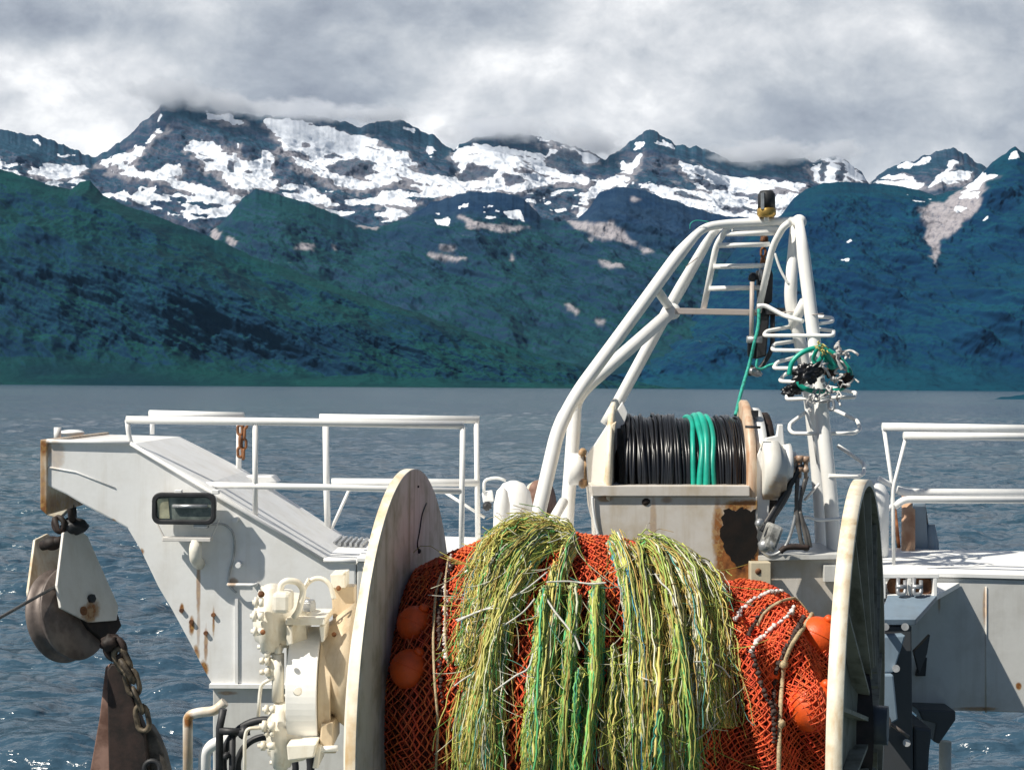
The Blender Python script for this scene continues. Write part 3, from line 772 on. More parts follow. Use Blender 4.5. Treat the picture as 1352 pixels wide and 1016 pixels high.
def chainlinks(m, pts, size, r, n=None):
    pts = [Vector(p) for p in pts]
    L_ = [0]
    for a, b in zip(pts, pts[1:]): L_.append(L_[-1] + (b - a).length)
    tot = L_[-1]; n = n or max(1, int(tot / (size * 1.45)))
    for i in range(n):
        s0 = tot * (i + .5) / n
        for k in range(len(pts) - 1):
            if L_[k+1] >= s0: break
        t = (s0 - L_[k]) / max(1e-6, L_[k+1] - L_[k]); c = pts[k].lerp(pts[k+1], t)
        dr = (pts[k+1] - pts[k]).normalized()
        sd = dr.cross(Vector((0, 1, 0))).normalized()
        fw = dr.cross(sd)
        if i % 2: sd = (sd * .35 + fw).normalized()
        else: sd = (sd + fw * .25).normalized()
        loop = []
        for q in range(16):
            a = 2 * math.pi * q / 16
            loop.append(c + dr * (math.cos(a) * size * .5 + (size * .3 if math.cos(a) > 0 else -size * .3)) + sd * math.sin(a) * size * .42)
        m.tube(loop, r, 6, closed=True)

def board():
    d = 11.6
    m = MB(); m.ring(P(152,856,d), (.3,1,.1), PX(13,d), .030, 24, 8)
    m.ball(P(146,848,d), .08, sc=(1,1,.8), rough=.3)
    m.build('shackle_ring', M_darkrust, label='heavy dark shackle ring directly under the pulley block', cat='shackle')
    m = MB(); chainlinks(m, PP([(158,864),(166,882),(172,892)], d-.02), PX(20,d), .026, 2)
    chainlinks(m, PP([(172,888),(178,915),(186,935),(190,960)], d-.03), PX(21,d), .022, 3)
    m.build('short_chain', plain('chain_steel', (.05,.04,.032), .6, .3, .6, 9, .3, sub=(.20,.16,.11)), label='short worn chain with big links hanging down to the rusty trawl board', cat='chain')
    t = thing('trawl_board', 'dark rusty steel trawl board hanging on edge below the pulley block', 'trawl board', P(170, 1100, d))
    MB().prism(PP([(141,884),(147,876),(158,877),(166,895),(176,925),(190,962),(196,1010),(200,1100),(146,1100),(143,1000)], d), (0, .10, 0)).build('main_plate', M_darkrust, t, bevel=.012)
    MB().prism(PP([(139,880),(145,876),(144,950),(145,1016),(147,1100),(104,1100),(119,1016),(131,948)], d+.03), (0, .08, 0)).build('side_plate', M_rustpink, t, bevel=.008)
    MB().prism(PP([(186,962),(198,958),(208,974),(217,996),(223,1020),(226,1100),(192,1100)], d+.06), (0, .12, 0)).build('lower_bracket', plain('bracket_dark', (.03,.028,.025), .6, 0, .5, 8, .4, sub=(.09,.08,.07)), t, bevel=.015)
    m = MB(); m.ring(P(201,1014,d-.02), (0,1,0), .06, .02, 20, 6); m.build('eye', M_black, t)
board()

# ------------------------------------------------------------------ railings
def rail(name, label, pipes, parts, chain=None):
    pts = pipes[0][1]
    t = thing(name, label, 'railing', P(pts[0][0], 720, pts[0][2] if len(pts[0]) > 2 else 11), 'railings along the walkways')
    for nm, l, r in pipes:
        MB().tube(fillet(PP(l, 11), .05), PX(r, l[0][2]), 10).build(nm, M_rail, t)
    return t
dF, dB = 11.06, 12.56
rail('railing', 'front white pipe railing running along the davit top and walkway, left side', [
    ('top_rail', [(170,586,dF),(167,554,dF),(400,557,dF),(612,561,dF),(610,740,dF)][1:4], 5.2),
    ('middle_rail', [(272,640,dF),(440,643,dF),(609,648,dF)], 4.2),
    ('post', [(168,554,dF),(170,574,dF),(173,586,dF)], 3.2), ('post', [(337,556,dF),(337,682,dF)], 3.6),
    ('post', [(611,561,dF),(609,742,dF)], 3.6)], None)
rail('railing', 'rear white pipe railing with two short top rails, left side behind the front railing', [
    ('top_rail', [(197,546,dB),(322,549,dB)], 5.0), ('top_rail', [(422,551,dB),(633,554,dB)], 5.0),
    ('middle_rail', [(438,636,dB),(632,637,dB)], 5.0), ('middle_rail', [(296,632,dB),(362,636,dB)], 4.5),
    ('post', [(201,547,dB),(201,573,dB)], 3.0), ('post', [(316,549,dB),(315,636,dB)], 3.6), ('post', [(430,551,dB),(431,640,dB),(433,706,dB)], 4.2),
    ('post', [(629,555,dB),(631,712,dB)], 3.6), ('strut', [(463,642,dB),(435,704,dB)], 2.2), ('strut', [(588,650,dB),(640,683,dB)], 2.0)], None)
rail('railing', 'rear white pipe railing above the right girder, its top rail the higher one', [
    ('top_rail', [(1165,563,dB),(1420,567,dB)], 5.4), ('middle_rail', [(1184,646,dB),(1196,650,dB),(1420,651,dB)], 5.6),
    ('post', [(1167,565,dB),(1178,640,dB),(1180,737,dB)], 2.6), ('post', [(1420,566,dB),(1420,740,dB)], 3), ('strut', [(1160,631,dB),(1178,641,dB)], 3.5), ('strut', [(1163,680,dB),(1182,664,dB)], 3)], None)
rail('railing', 'front white pipe railing above the right girder, its top rail the lower one', [
    ('top_rail', [(1193,575,dF),(1420,577,dF)], 5.2), ('middle_rail', [(1181,668,dF),(1194,659,dF),(1420,660,dF)], 4.8),
    ('post', [(1196,577,dF),(1179,645,dF),(1180,748,dF)], 2.4), ('post', [(1420,577,dF),(1420,764,dF)], 3)], None)
m = MB()
chainlinks(m, PP([(317,560),(317,604)], dB-.1), PX(8,dB), .012); chainlinks(m, PP([(322,552),(323,560),(321,606)], dB-.1), PX(8,dB), .012)
m.build('rusty_chain', M_rust, label='short rusty chain looped over the end of the rear left rail', cat='chain')

# ------------------------------------------------------------------ transverse girder with walkway
def girder():
    t = thing('walkway_girder', 'long white box girder spanning the stern and carrying the walkway, shaded on the right', 'girder', P(900, 905, 11))
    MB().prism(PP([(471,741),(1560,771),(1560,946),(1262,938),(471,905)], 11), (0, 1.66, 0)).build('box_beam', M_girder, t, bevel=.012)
    MB().prism(PP([(471,736),(1560,764),(1560,770),(471,741)], 10.98), (0, 1.7, 0)).build('top_plate', M_rail, t, bevel=.004)
    # raised strip on the top right
    for xw in (1302, 1388): MB().tube(PP([(xw,774),(xw,940)], 10.998), .007, 5).build('weld_seam', M_girder, t)
    MB().prism(PP([(1180,735),(1278,735),(1278,740),(1180,740)], 12.0), (0, .5, 0)).build('top_pad', M_rail, t, bevel=.004)
    m = MB()
    for i in range(8):
        m.obox(P(432 + i*7, 712 + i*.5, 12.2), (.02, .5, .03))
    m.build('walkway_grating', M_steel, t)
girder()

def shelf():
    t = thing('sheave_shelf', 'white shelf bracket with two rusty rollers sticking out of the right girder', 'bracket', P(1180, 815, 10))
    z1 = P(1200, 768, 11).z
    a = PP([(1150,768,10.99),(1267,770,10.99)], 11); b = [P(1160, 818, 9.7), P(1207, 818, 9.7)]
    top = [Vector((a[0].x, a[0].y, z1)), Vector((a[1].x, a[1].y, z1)), Vector((b[1].x, b[1].y, z1 - .03)), Vector((b[0].x, b[0].y, z1 - .03))]
    g0, g1 = P(1172, 785, 10.35), P(1237, 785, 10.35)
    MB().prism([top[0], top[1], Vector((g1.x, g1.y, z1 - .005)), Vector((g0.x, g0.y, z1 - .005))], (0, 0, -.035)).build('shelf_plate', M_white, t, bevel=.004)
    h0, h1 = P(1160, 817, 9.92), P(1209, 817, 9.92)
    MB().prism([Vector((g0.x, g0.y - .004, z1 - .006)), Vector((g1.x, g1.y - .004, z1 - .006)), h1, h0], (0, 0.01, -.04)).build('sloping_plate', M_blue, t, bevel=.004)
    MB().prism([Vector((g0.x, g0.y + .02, z1 - .04)), Vector((g1.x, g1.y + .02, z1 - .04)), Vector((h1.x, h1.y + .02, h1.z - .04)), Vector((h0.x, h0.y + .02, h0.z - .04))], (0, .3, -.04)).build('stiffener', M_dgrey, t)
    # upright frame with two round openings holding rollers
    m = MB(); dd = 10.35
    m.prism(PP([(1165,757),(1240,757),(1240,763),(1165,763)], dd), (0, .5, 0))
    for x in (1167, 1201, 1235): m.prism(PP([(x-2.5,763),(x+2.5,763),(x+2.5,790),(x-2.5,790)], dd), (0, .45, 0))
    m.build('frame', M_rail, t, bevel=.004)
    for x in (1184, 1218):
        o = MB().cyl(P(x, 773, dd + .06), P(x, 773, dd + .16), PX(13, dd), n=24).build('roller', M_rust, t)
    for x in (1190, 1211):
        m = MB(); m.tube(fillet(PP([(x-4,762,dd-.02),(x-5,784,dd-.06),(x+5,784,dd-.06),(x+5,766,dd-.02)], dd), .04), PX(2.6, dd), 10); m.cyl(P(x-7,774,dd-.05), P(x+7,774,dd-.05), .014, n=10)
        m.build('clevis', M_steel, t)
    # shaded pillar below the shelf
    u = thing('stern_pillar', 'shaded blue grey steel pillar with lever plates below the right shelf', 'pillar', P(1185, 1010, 10))
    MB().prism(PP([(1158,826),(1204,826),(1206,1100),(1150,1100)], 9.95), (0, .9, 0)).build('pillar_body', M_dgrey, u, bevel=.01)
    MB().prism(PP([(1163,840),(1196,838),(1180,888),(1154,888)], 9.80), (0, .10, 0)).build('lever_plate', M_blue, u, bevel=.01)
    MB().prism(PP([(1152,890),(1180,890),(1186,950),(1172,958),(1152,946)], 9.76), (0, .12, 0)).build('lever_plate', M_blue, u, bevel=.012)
    for x, y in ((1169, 827), (1195, 827), (1183, 882), (1197, 980)):
        MB().cyl(P(x, y, 9.9), P(x, y, 9.72), PX(5, 9.8), n=12).build('bolt', M_steel, u)
    MB().ring(P(1162, 953, 9.68), (.25, 1, 0), PX(12, 9.7), PX(2.6, 9.7), 28, 8).build('ring', M_worn, u)
    MB().tube(PP([(1176,955),(1200,972)], 9.7), .012, 6).build('pin_rod', M_worn, u)
    MB().prism(PP([(1207,860),(1228,838),(1224,862),(1214,888),(1222,888),(1222,862)][:4], 10.2), (0, .05, 0)).build('gusset', M_dgrey, u)
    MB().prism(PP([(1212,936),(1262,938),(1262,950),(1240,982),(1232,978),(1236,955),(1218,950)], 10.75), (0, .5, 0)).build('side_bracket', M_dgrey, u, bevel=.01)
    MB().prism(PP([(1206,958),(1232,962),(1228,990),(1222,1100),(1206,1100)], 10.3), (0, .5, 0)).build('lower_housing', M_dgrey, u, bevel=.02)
    MB().prism(PP([(1216,868),(1224,868),(1222,892),(1210,892)], 10.96), (0, .04, 0)).build('slot_plate', M_black, u)
    p = P(1248, 978, 11.6); MB().cyl(p, (p.x, p.y, DK), PX(8, 11.6), n=20).build('support_post', M_girder, label='thin round post under the right end of the girder', cat='post')
shelf()
# ------------------------------------------------------------------ the air over the fjord
def haze():
    x0, x1, y0, y1, z0, z1 = -9000, 9000, -60, 12500, -8, 1720
    v = [(x, y, z) for x in (x0, x1) for y in (y0, y1) for z in (z0, z1)]
    f = [(0, 1, 3, 2), (4, 6, 7, 5), (0, 4, 5, 1), (2, 3, 7, 6), (0, 2, 6, 4), (1, 5, 7, 3)]
    m = bpy.data.materials.new('air'); m.use_nodes = True; N = NT(m.node_tree); N.n.clear()
    o = N.new('ShaderNodeOutputMaterial'); b = N.new('ShaderNodeVolumePrincipled')
    b.inputs['Color'].default_value = (.34, .64, 1.0, 1); b.inputs['Density'].default_value = 0.85e-5
    b.inputs['Anisotropy'].default_value = 0.1
    N.l.new(b.outputs[0], o.inputs['Volume'])
    tag(npmesh('haze', v, f, m, smooth=False), kind='stuff')
haze()

def mist():
    m = bpy.data.materials.new('mist'); m.use_nodes = True; N = NT(m.node_tree); N.n.clear()
    o = N.new('ShaderNodeOutputMaterial'); b = N.new('ShaderNodeVolumePrincipled')
    b.inputs['Color'].default_value = (.84, .86, .90, 1)
    tcn = N.new('ShaderNodeTexCoord'); oc = tcn.outputs['Object']
    ln = N.new('ShaderNodeVectorMath', operation='LENGTH'); N.put(ln.inputs[0], oc)
    g = N.new('ShaderNodeNewGeometry')
    nz = N.noise(N.mapv(g.outputs['Position'], scale=(1, .6, 1.5)), .009, 4, .6)
    f = N.ramp(N.math('ADD', ln.outputs['Value'], N.math('MULTIPLY', N.math('SUBTRACT', nz, .5), 2.0)), .15, .95, 1, 0)
    N.put(b.inputs['Density'], N.math('MULTIPLY', f, .012))
    N.l.new(b.outputs[0], o.inputs['Volume'])
    for (px, py, d, rx, rz) in ((232,127,8480,80,22), (300,140,8480,60,16), (400,150,8500,95,17), (500,153,8550,60,11), (655,174,8500,85,19), (775,188,8560,60,20), (1005,206,8560,85,24), (1098,203,8560,50,14)):
        c = P(px, py, d); sx = PX(rx, d); sz = PX(rz, d)
        me = MB().ball((0, 0, 0), 1, 24, 14)
        ob = me.build('mist', m, kind='stuff'); ob.data.transform(Matrix.Translation((0, 0, -1)))
        ob.location = c; ob.scale = (sx, 420, sz)
mist()
# ------------------------------------------------------------------ net drum
AXZ = P(676, 940, 8).z; AXY = 8.0
def drum():
    t = thing('net_drum', 'big net drum with two tall cream rimmed flanges across the working deck', 'net drum', (0, AXY, DK))
    # left flange
    c = P(543, 937, 8.08); yw = math.radians(7.5); n = Vector((math.cos(yw), -math.sin(yw), 0))
    R = PX(319, 8.05)
    MB().lathe(c - n*.055, c + n*.0, [(0, .2), (0, R-.05), (.15, R), (1, R)], 128, cap=False).build('flange_rim', M_rim, t)
    MB().lathe(c - n*.0, c + n*.004, [(0, R), (0.9, R-.004), (1, R-.010), (1, .1)], 128, cap=False).build('flange_face', M_flange, t)
    # outer ring plate with bolt holes on the gear side
    m = MB(); m.lathe(c - n*.12, c - n*.06, [(0, .2), (0, R*.79), (.8, R*.80), (1, R*.80), (1, .2)], 96, cap=False)
    m.build('ring_plate', M_cream, t)
    for k in range(60):
        a = 2*math.pi*k/60; q = Vector((math.sin(yw)*math.cos(a), math.cos(yw)*math.cos(a), math.sin(a))) * (R*.804)
        if math.cos(a) < -.55:
            MB().cyl(c - n*.09 + q*.99, c - n*.09 + q*1.004, .009, n=8).build('bolt', M_black, t)
    # scratch marks
    m = MB()
    u = Vector((math.sin(yw), math.cos(yw), 0))
    def F(px, py):   # point on the face under a pixel
        r = P(px, py, 1) - Vector((0, 0, CH)); o = Vector((0, 0, CH))
        s = (c + n*.006 - o).dot(n) / r.dot(n); return o + r * s
    m.tube(spline([F(563,664), F(557,680), F(554,700), F(551,718), F(553,727)]), .005, 5)
    m.ball(F(553,727), .014, 8, 6); m.ball(F(552,642), .007, 8, 6)
    m.build('scratch', M_black, t)
    # right flange: deep rim, recessed dished plate with ribs
    c2 = P(1141, 955, 7.86); y2 = math.radians(18); n2 = Vector((math.cos(y2), -math.sin(y2), 0)); R2 = PX(322, 7.86)
    MB().lathe(c2 - n2*.06, c2 + n2*.012, [(1, R2-.035), (1, R2), (0, R2), (0, R2-.035)], 128, cap=False).build('flange_rim', M_rim, t)
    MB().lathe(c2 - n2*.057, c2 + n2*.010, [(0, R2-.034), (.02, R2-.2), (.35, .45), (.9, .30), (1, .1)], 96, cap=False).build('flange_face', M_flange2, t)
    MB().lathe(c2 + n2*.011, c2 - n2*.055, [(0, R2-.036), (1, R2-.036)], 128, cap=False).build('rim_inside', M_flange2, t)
    m = MB()
    for k in range(16):
        a = 2*math.pi*(k+.35)/16; q = Vector((math.sin(y2)*math.cos(a), math.cos(y2)*math.cos(a), math.sin(a)))
        pr = q.cross(n2).normalized()
        p0 = c2 + q*.3; p1 = c2 + q*(R2-.05)
        m.prism([p0 + n2*.05, p0 - n2*.03, p1 - n2*.05, p1 + n2*.0], pr*.02)
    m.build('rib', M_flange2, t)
    MB().cyl(c, c2, .34, n=40).build('core', M_darkrust, t)
    MB().cyl(c2, c2 + n2*.12, .10, n=24).build('axle', M_dgrey, t)
drum()

# ------------------------------------------------------------------ the rolled net
NX = [512, 530, 545, 570, 600, 625, 645, 680, 720, 760, 800, 835, 880, 920, 948, 960, 1000, 1030, 1055, 1075, 1095, 1108]
NY = [800, 775, 756, 743, 731, 722, 708, 700, 700, 706, 710, 716, 727, 748, 768, 770, 770, 777, 790, 806, 832, 850]
def _r_of(px, py):
    s = (py - CY - (px - CX) * ROLL) / FPX
    return ((CH - AXZ) - AXY * s) / math.sqrt(1 + s * s)
NR = [_r_of(a, b) for a, b in zip(NX, NY)]
NXW = [(a - CX) * 7.75 / FPX for a in NX]
BUMPS = []
def net_r(x, th):
    """radius of the rolled net at x, angle th (0 = front, 90deg = top)"""
    r = np.interp(x, NXW, NR)
    for bx, bt, bw, ba in BUMPS: r = r + ba * np.exp(-(((x - bx)/bw)**2 + ((th - bt)*1.0/bw)**2)**2)
    b = fbm(x * 2.6 + 4, th * 1.3, 3) * .055 + fbm(x * 7 + 1, th * 2.2 + 5, 3) * .022
    # hanging folds of the right hand part
    g = np.clip((x - 1.02) / .15, 0, 1)
    b = b * (1 - .5*g) + g * (.075 * np.sin((x - .2 * (1.4 - th)) * 21) * np.clip((1.45 - th) * 2, 0, 1))
    b = b + g * .10 * np.clip((1.25 - th), 0, .6) * np.exp(-((x - 1.42) / .28) ** 2)
    return r + b * np.clip((1.75 - th) * 1.5, .15, 1)
def net_p(x, th, lift=0.0):
    r = net_r(x, th) + lift
    return np.stack([x, AXY - r * np.cos(th), AXZ + r * np.sin(th)], -1)
def on_net(px, py, lift=0.0):
    """(x, th) on the net under photo pixel"""
    px = np.asarray(px, float); py = np.asarray(py, float)
    u = px - CX; v = py - CY; U = (u + v * ROLL) / FPX; s = (v - u * ROLL) / FPX
    d = np.full(px.shape, 7.1); th = np.full(px.shape, .8)
    for _ in range(8):
        x = U * d; r = net_r(x, th) + lift
        # (d-AY)^2 + (CH - s d - AZ)^2 = r^2
        A = 1 + s*s; B = -2*(AXY + (CH-AXZ)*s); C = AXY**2 + (CH-AXZ)**2 - r*r
        disc = np.maximum(B*B - 4*A*C, 0)
        d = (-B - np.sqrt(disc)) / (2*A)
        th = np.arctan2(CH - s*d - AXZ, AXY - d)
    return U * d, th

_bx, _bt = on_net(np.array([1016., 1068.]), np.array([872., 934.]))
BUMPS += [(_bx[0], _bt[0], .13, .075), (_bx[1], _bt[1], .15, .09)]

def strands(name, paths, rad, mat, parent=None, n=4, cols=None, label=None):
    """paths (S,N,3) -> tubes, rad (S,) or (S,N); cols (S,3)"""
    paths = np.asarray(paths); S, N, _ = paths.shape
    rad = np.asarray(rad); rad = rad[:, None] * np.ones((1, N)) if rad.ndim == 1 else rad
    t = np.gradient(paths, axis=1); t /= (np.linalg.norm(t, axis=2, keepdims=True) + 1e-9)
    ref = np.array([.93, -.31, .2]); a = np.cross(t, ref); a /= (np.linalg.norm(a, axis=2, keepdims=True) + 1e-9)
    b = np.cross(t, a)
    ang = np.arange(n) * 2*np.pi/n
    v = paths[:, :, None, :] + rad[:, :, None, None] * (a[:, :, None, :]*np.cos(ang)[None, None, :, None] + b[:, :, None, :]*np.sin(ang)[None, None, :, None])
    idx = np.arange(S*N*n).reshape(S, N, n); nx = np.roll(idx, -1, axis=2)
    f = np.stack([idx[:, :-1], nx[:, :-1], nx[:, 1:], idx[:, 1:]], -1).reshape(-1, 4)
    at = {}
    if cols is not None:
        c4 = np.concatenate([cols, np.ones((S, 1))], 1); at['tint'] = np.repeat(c4, N*n, axis=0)
    return tag(npmesh(name, v.reshape(-1, 3), f, mat, parent, smooth=True, attrs=at), label)

def tint_mat(name, rough=.7, var=.35):
    m, N, b, o = new_mat(name)
    g = N.new('ShaderNodeNewGeometry'); a = N.noise(g.outputs['Position'], 18, 4, .6)
    c = N.mix(N.ramp(a, .3, .7), N.mix(var, N.attr('tint', 'Color'), (.02, .015, .01)), N.attr('tint', 'Color'))
    N.put(b.inputs['Base Color'], c); b.inputs['Roughness'].default_value = rough
    b.inputs['Specular IOR Level'].default_value = .35
    return m
M_tint = tint_mat('rope_fibres')

def net():
    rs = np.random.RandomState(11)
    t = thing('fishing_net', 'orange red trawl net rolled on the drum with hanging green and yellow rope tufts', 'fishing net', (0, AXY, AXZ))
    # body of tightly rolled netting
    xs = np.linspace(NXW[0], NXW[-1], 300); ths = np.linspace(-.9, 2.6, 170)
    TH, X = np.meshgrid(ths, xs, indexing='ij')
    p = net_p(X, TH, -.02)
    p += (fbm(X*30, TH*22, 3)*.008)[..., None] * np.stack([X*0, -np.cos(TH), np.sin(TH)], -1)
    nr, nc = X.shape; idx = np.arange(nr*nc).reshape(nr, nc)
    f = np.stack([idx[:-1, :-1], idx[:-1, 1:], idx[1:, 1:], idx[1:, :-1]], -1).reshape(-1, 4)
    m, N, b, o = new_mat('rolled_netting')
    g = N.new('ShaderNodeNewGeometry'); a = N.noise(g.outputs['Position'], 22, 6, .7); a2 = N.noise(g.outputs['Position'], 90, 3, .7)
    c = N.mix(N.ramp(a, .42, .62), (.09, .010, .006), (.48, .06, .02)); c = N.mix(N.ramp(a2, .5, .62), c, (.012, .003, .003))
    N.put(b.inputs['Base Color'], c); b.inputs['Roughness'].default_value = .85; N.put(b.inputs['Normal'], N.bump(a2, .8, .02))
    npmesh('rolled_body', p.reshape(-1, 3), f, m, t)
    # diamond meshes: zigzag strands
    def netting(name, x0, x1, cw, chh, lift, seed, rad, base, th0=-.7, th1=2.0, skew=0.0, msk=None, keep=1.0):
        nn = int((x1 - x0) / cw); m_ = int((th1 - th0) / chh)
        i = np.arange(nn)[:, None]; j = np.arange(m_)[None, :]
        sgn = np.where((i + j) % 2 == 0, 1, -1)
        th = th0 + j*chh + 0*i; x = x0 + i*cw + sgn*cw*.44
        x = x + fbm(x*5 + seed, th*3, 3)*.035 + fbm(x*18 + seed, th*9 + 3, 2)*.008 + skew*(th - .8)
        th = th + fbm(x*4 + seed*3, th*3 + 8, 3)*.05 + fbm(x*16 + seed*3, th*9 + 8, 2)*.010
        lf = lift + .012*fbm(x*9 + seed*2, th*7, 3) + .003*sgn
        p = net_p(x, th, lf)
        # break each strand into runs of 12 so colour varies
        L = 9; ps = []; 
        for k in range(0, m_ - 1, L - 1):
            q = p[:, k:k+L]
            if q.shape[1] < L: break
            ps.append(q)
        ps = np.concatenate(ps)
        if keep < 1: ps = ps[rs.rand(len(ps)) < keep]
        col = np.array(base)[None] * (.75 + .5*rs.rand(len(ps), 1)) * (1 + .12*rs.randn(len(ps), 3))
        strands(name, ps, rad*(.85 + .4*rs.rand(len(ps))), M_tint, t, 4, np.clip(col, 0, 1))
    x0, x1 = NXW[0] + .02, NXW[-1] - .02
    netting('inner_netting', x0, x1, .030, .044, -.004, 3, .0042, (.42, .05, .02), skew=.05)
    netting('netting', x0, 1.02, .023, .037, .016, 1, .0047, (.88, .15, .05))
    netting('netting', x0, 1.02, .025, .033, .008, 7, .0040, (.66, .09, .03), keep=.8)
    netting('netting', 1.05, x1, .018, .030, .014, 5, .0045, (.90, .14, .05), skew=-.10)
    netting('netting', 1.05, x1, .021, .027, .024, 9, .0038, (.90, .14, .05), skew=.18, keep=.9)
    netting('netting', 1.05, x1, .019, .034, .004, 13, .0040, (.74, .09, .03), skew=.05)

    # ropes and float lines lying in the net
    def line(nm, pts, lift, r, mat, twist=False, label=None):
        pts = np.array(spline([Vector((a, b_, 0)) for a, b_ in pts], 8))[:, :2]
        x, th = on_net(pts[:, 0], pts[:, 1], lift)
        q = net_p(x, th, lift)
        return MB().tube([Vector(v) for v in q], r, 8).build(nm, mat, t, label=label)
    M_tan = plain('tan_rope', (.42, .33, .20), .85, 0, .3, 60, .5)
    M_bead = plain('white_twine_knots', (.66, .60, .58), .8, 0, .25, 50, .3)
    M_bdark = plain('dark_twine_knots', (.05, .03, .025), .8, 0, .5, 50, .3)
    line('rope', [(1078,792),(1073,808),(1062,826),(1046,850),(1037,872),(1034,890),(1031,925),(1029,970),(1028,1040)], .045, .011, M_tan)
    line('rope', [(1000,826),(1010,808),(1030,794),(1055,789),(1076,796)], .040, .008, M_tan)
    line('rope', [(583,756),(576,780),(573,815),(572,850),(574,900),(578,960),(574,1040)], .055, .0065, M_tan)
    line('rope', [(592,735),(588,770),(588,840),(592,880)], .05, .0045, M_tan)
    m = MB()
    kx, kt = on_net(np.array([1035, 1031.]), np.array([877, 955.]), .05)
    for q in net_p(kx, kt, .05): MB().ball(q, .022, 10, 8, rough=.3).build('knot', M_tan, t)
    def beads(nm, pts, mat, r, gap, lift=.034):
        pts = np.array(spline([Vector((a, b_, 0)) for a, b_ in pts], 12))[:, :2]
        x, th = on_net(pts[:, 0], pts[:, 1], lift); q = net_p(x, th, lift)
        seg = np.r_[0, np.cumsum(np.linalg.norm(np.diff(q, axis=0), axis=1))]
        m = MB()
        for s0 in np.arange(0, seg[-1], gap):
            c = [np.interp(s0, seg, q[:, k]) for k in range(3)]
            m.ball(Vector(c) + Vector(rs.randn(3)*.003), r*(.7 + .6*rs.rand()), 7, 5, rough=.5, seed=rs.rand()*9, sc=(1, 1, .8))
        m.build(nm, mat, t)
    beads('knotted_line', [(972,818),(978,806),(992,792),(1010,783),(1032,779)], M_bead, .011, .020)
    beads('knotted_line', [(994,858),(1000,846),(1014,833),(1030,820),(1044,808),(1048,798)], M_bead, .012, .021)
    beads('knotted_line', [(994,858),(998,878),(1004,900),(1010,918),(1018,930),(1024,950)], M_bdark, .012, .022)
    beads('knotted_line', [(988,836),(996,822),(1006,808),(1022,796)], M_bdark, .010, .022)
    beads('knotted_line', [(1062,812),(1048,838),(1034,862),(1024,890),(1021,930),(1022,980)], M_bdark, .012, .015)
    beads('knotted_line', [(596,734),(590,752),(588,772),(589,800),(588,830),(588,870)], M_bead, .011, .018)
    beads('knotted_line', [(598,745),(580,790),(580,830),(581,880),(584,930)], M_bdark, .011, .018)

    # green and yellow rope tufts
    PAL = [((.54, .55, .13), 6), ((.70, .64, .20), 6), ((.40, .47, .12), 4), ((.16, .46, .14), 2.6), ((.12, .38, .30), 1.0), ((.58, .40, .12), 3.6), ((.70, .70, .48), 2.2), ((.80, .80, .68), 1.3), ((.24, .30, .08), 3), ((.14, .15, .07), 1.8), ((.09, .30, .42), .7)]
    PALG = [((.48, .54, .12), 4.5), ((.24, .52, .15), 5), ((.12, .50, .19), 3.6), ((.08, .40, .30), 1.8), ((.62, .58, .16), 3), ((.72, .74, .55), 2), ((.18, .28, .08), 2.2), ((.50,.34,.10), 1.2)]
    PALB = [((.54, .36, .10), 3.6), ((.64, .52, .17), 4), ((.48, .52, .13), 4.5), ((.72, .70, .52), 3), ((.20, .18, .07), 2), ((.12, .38, .34), 1.0), ((.34, .46, .11), 3.5), ((.82,.80,.68),1.2)]
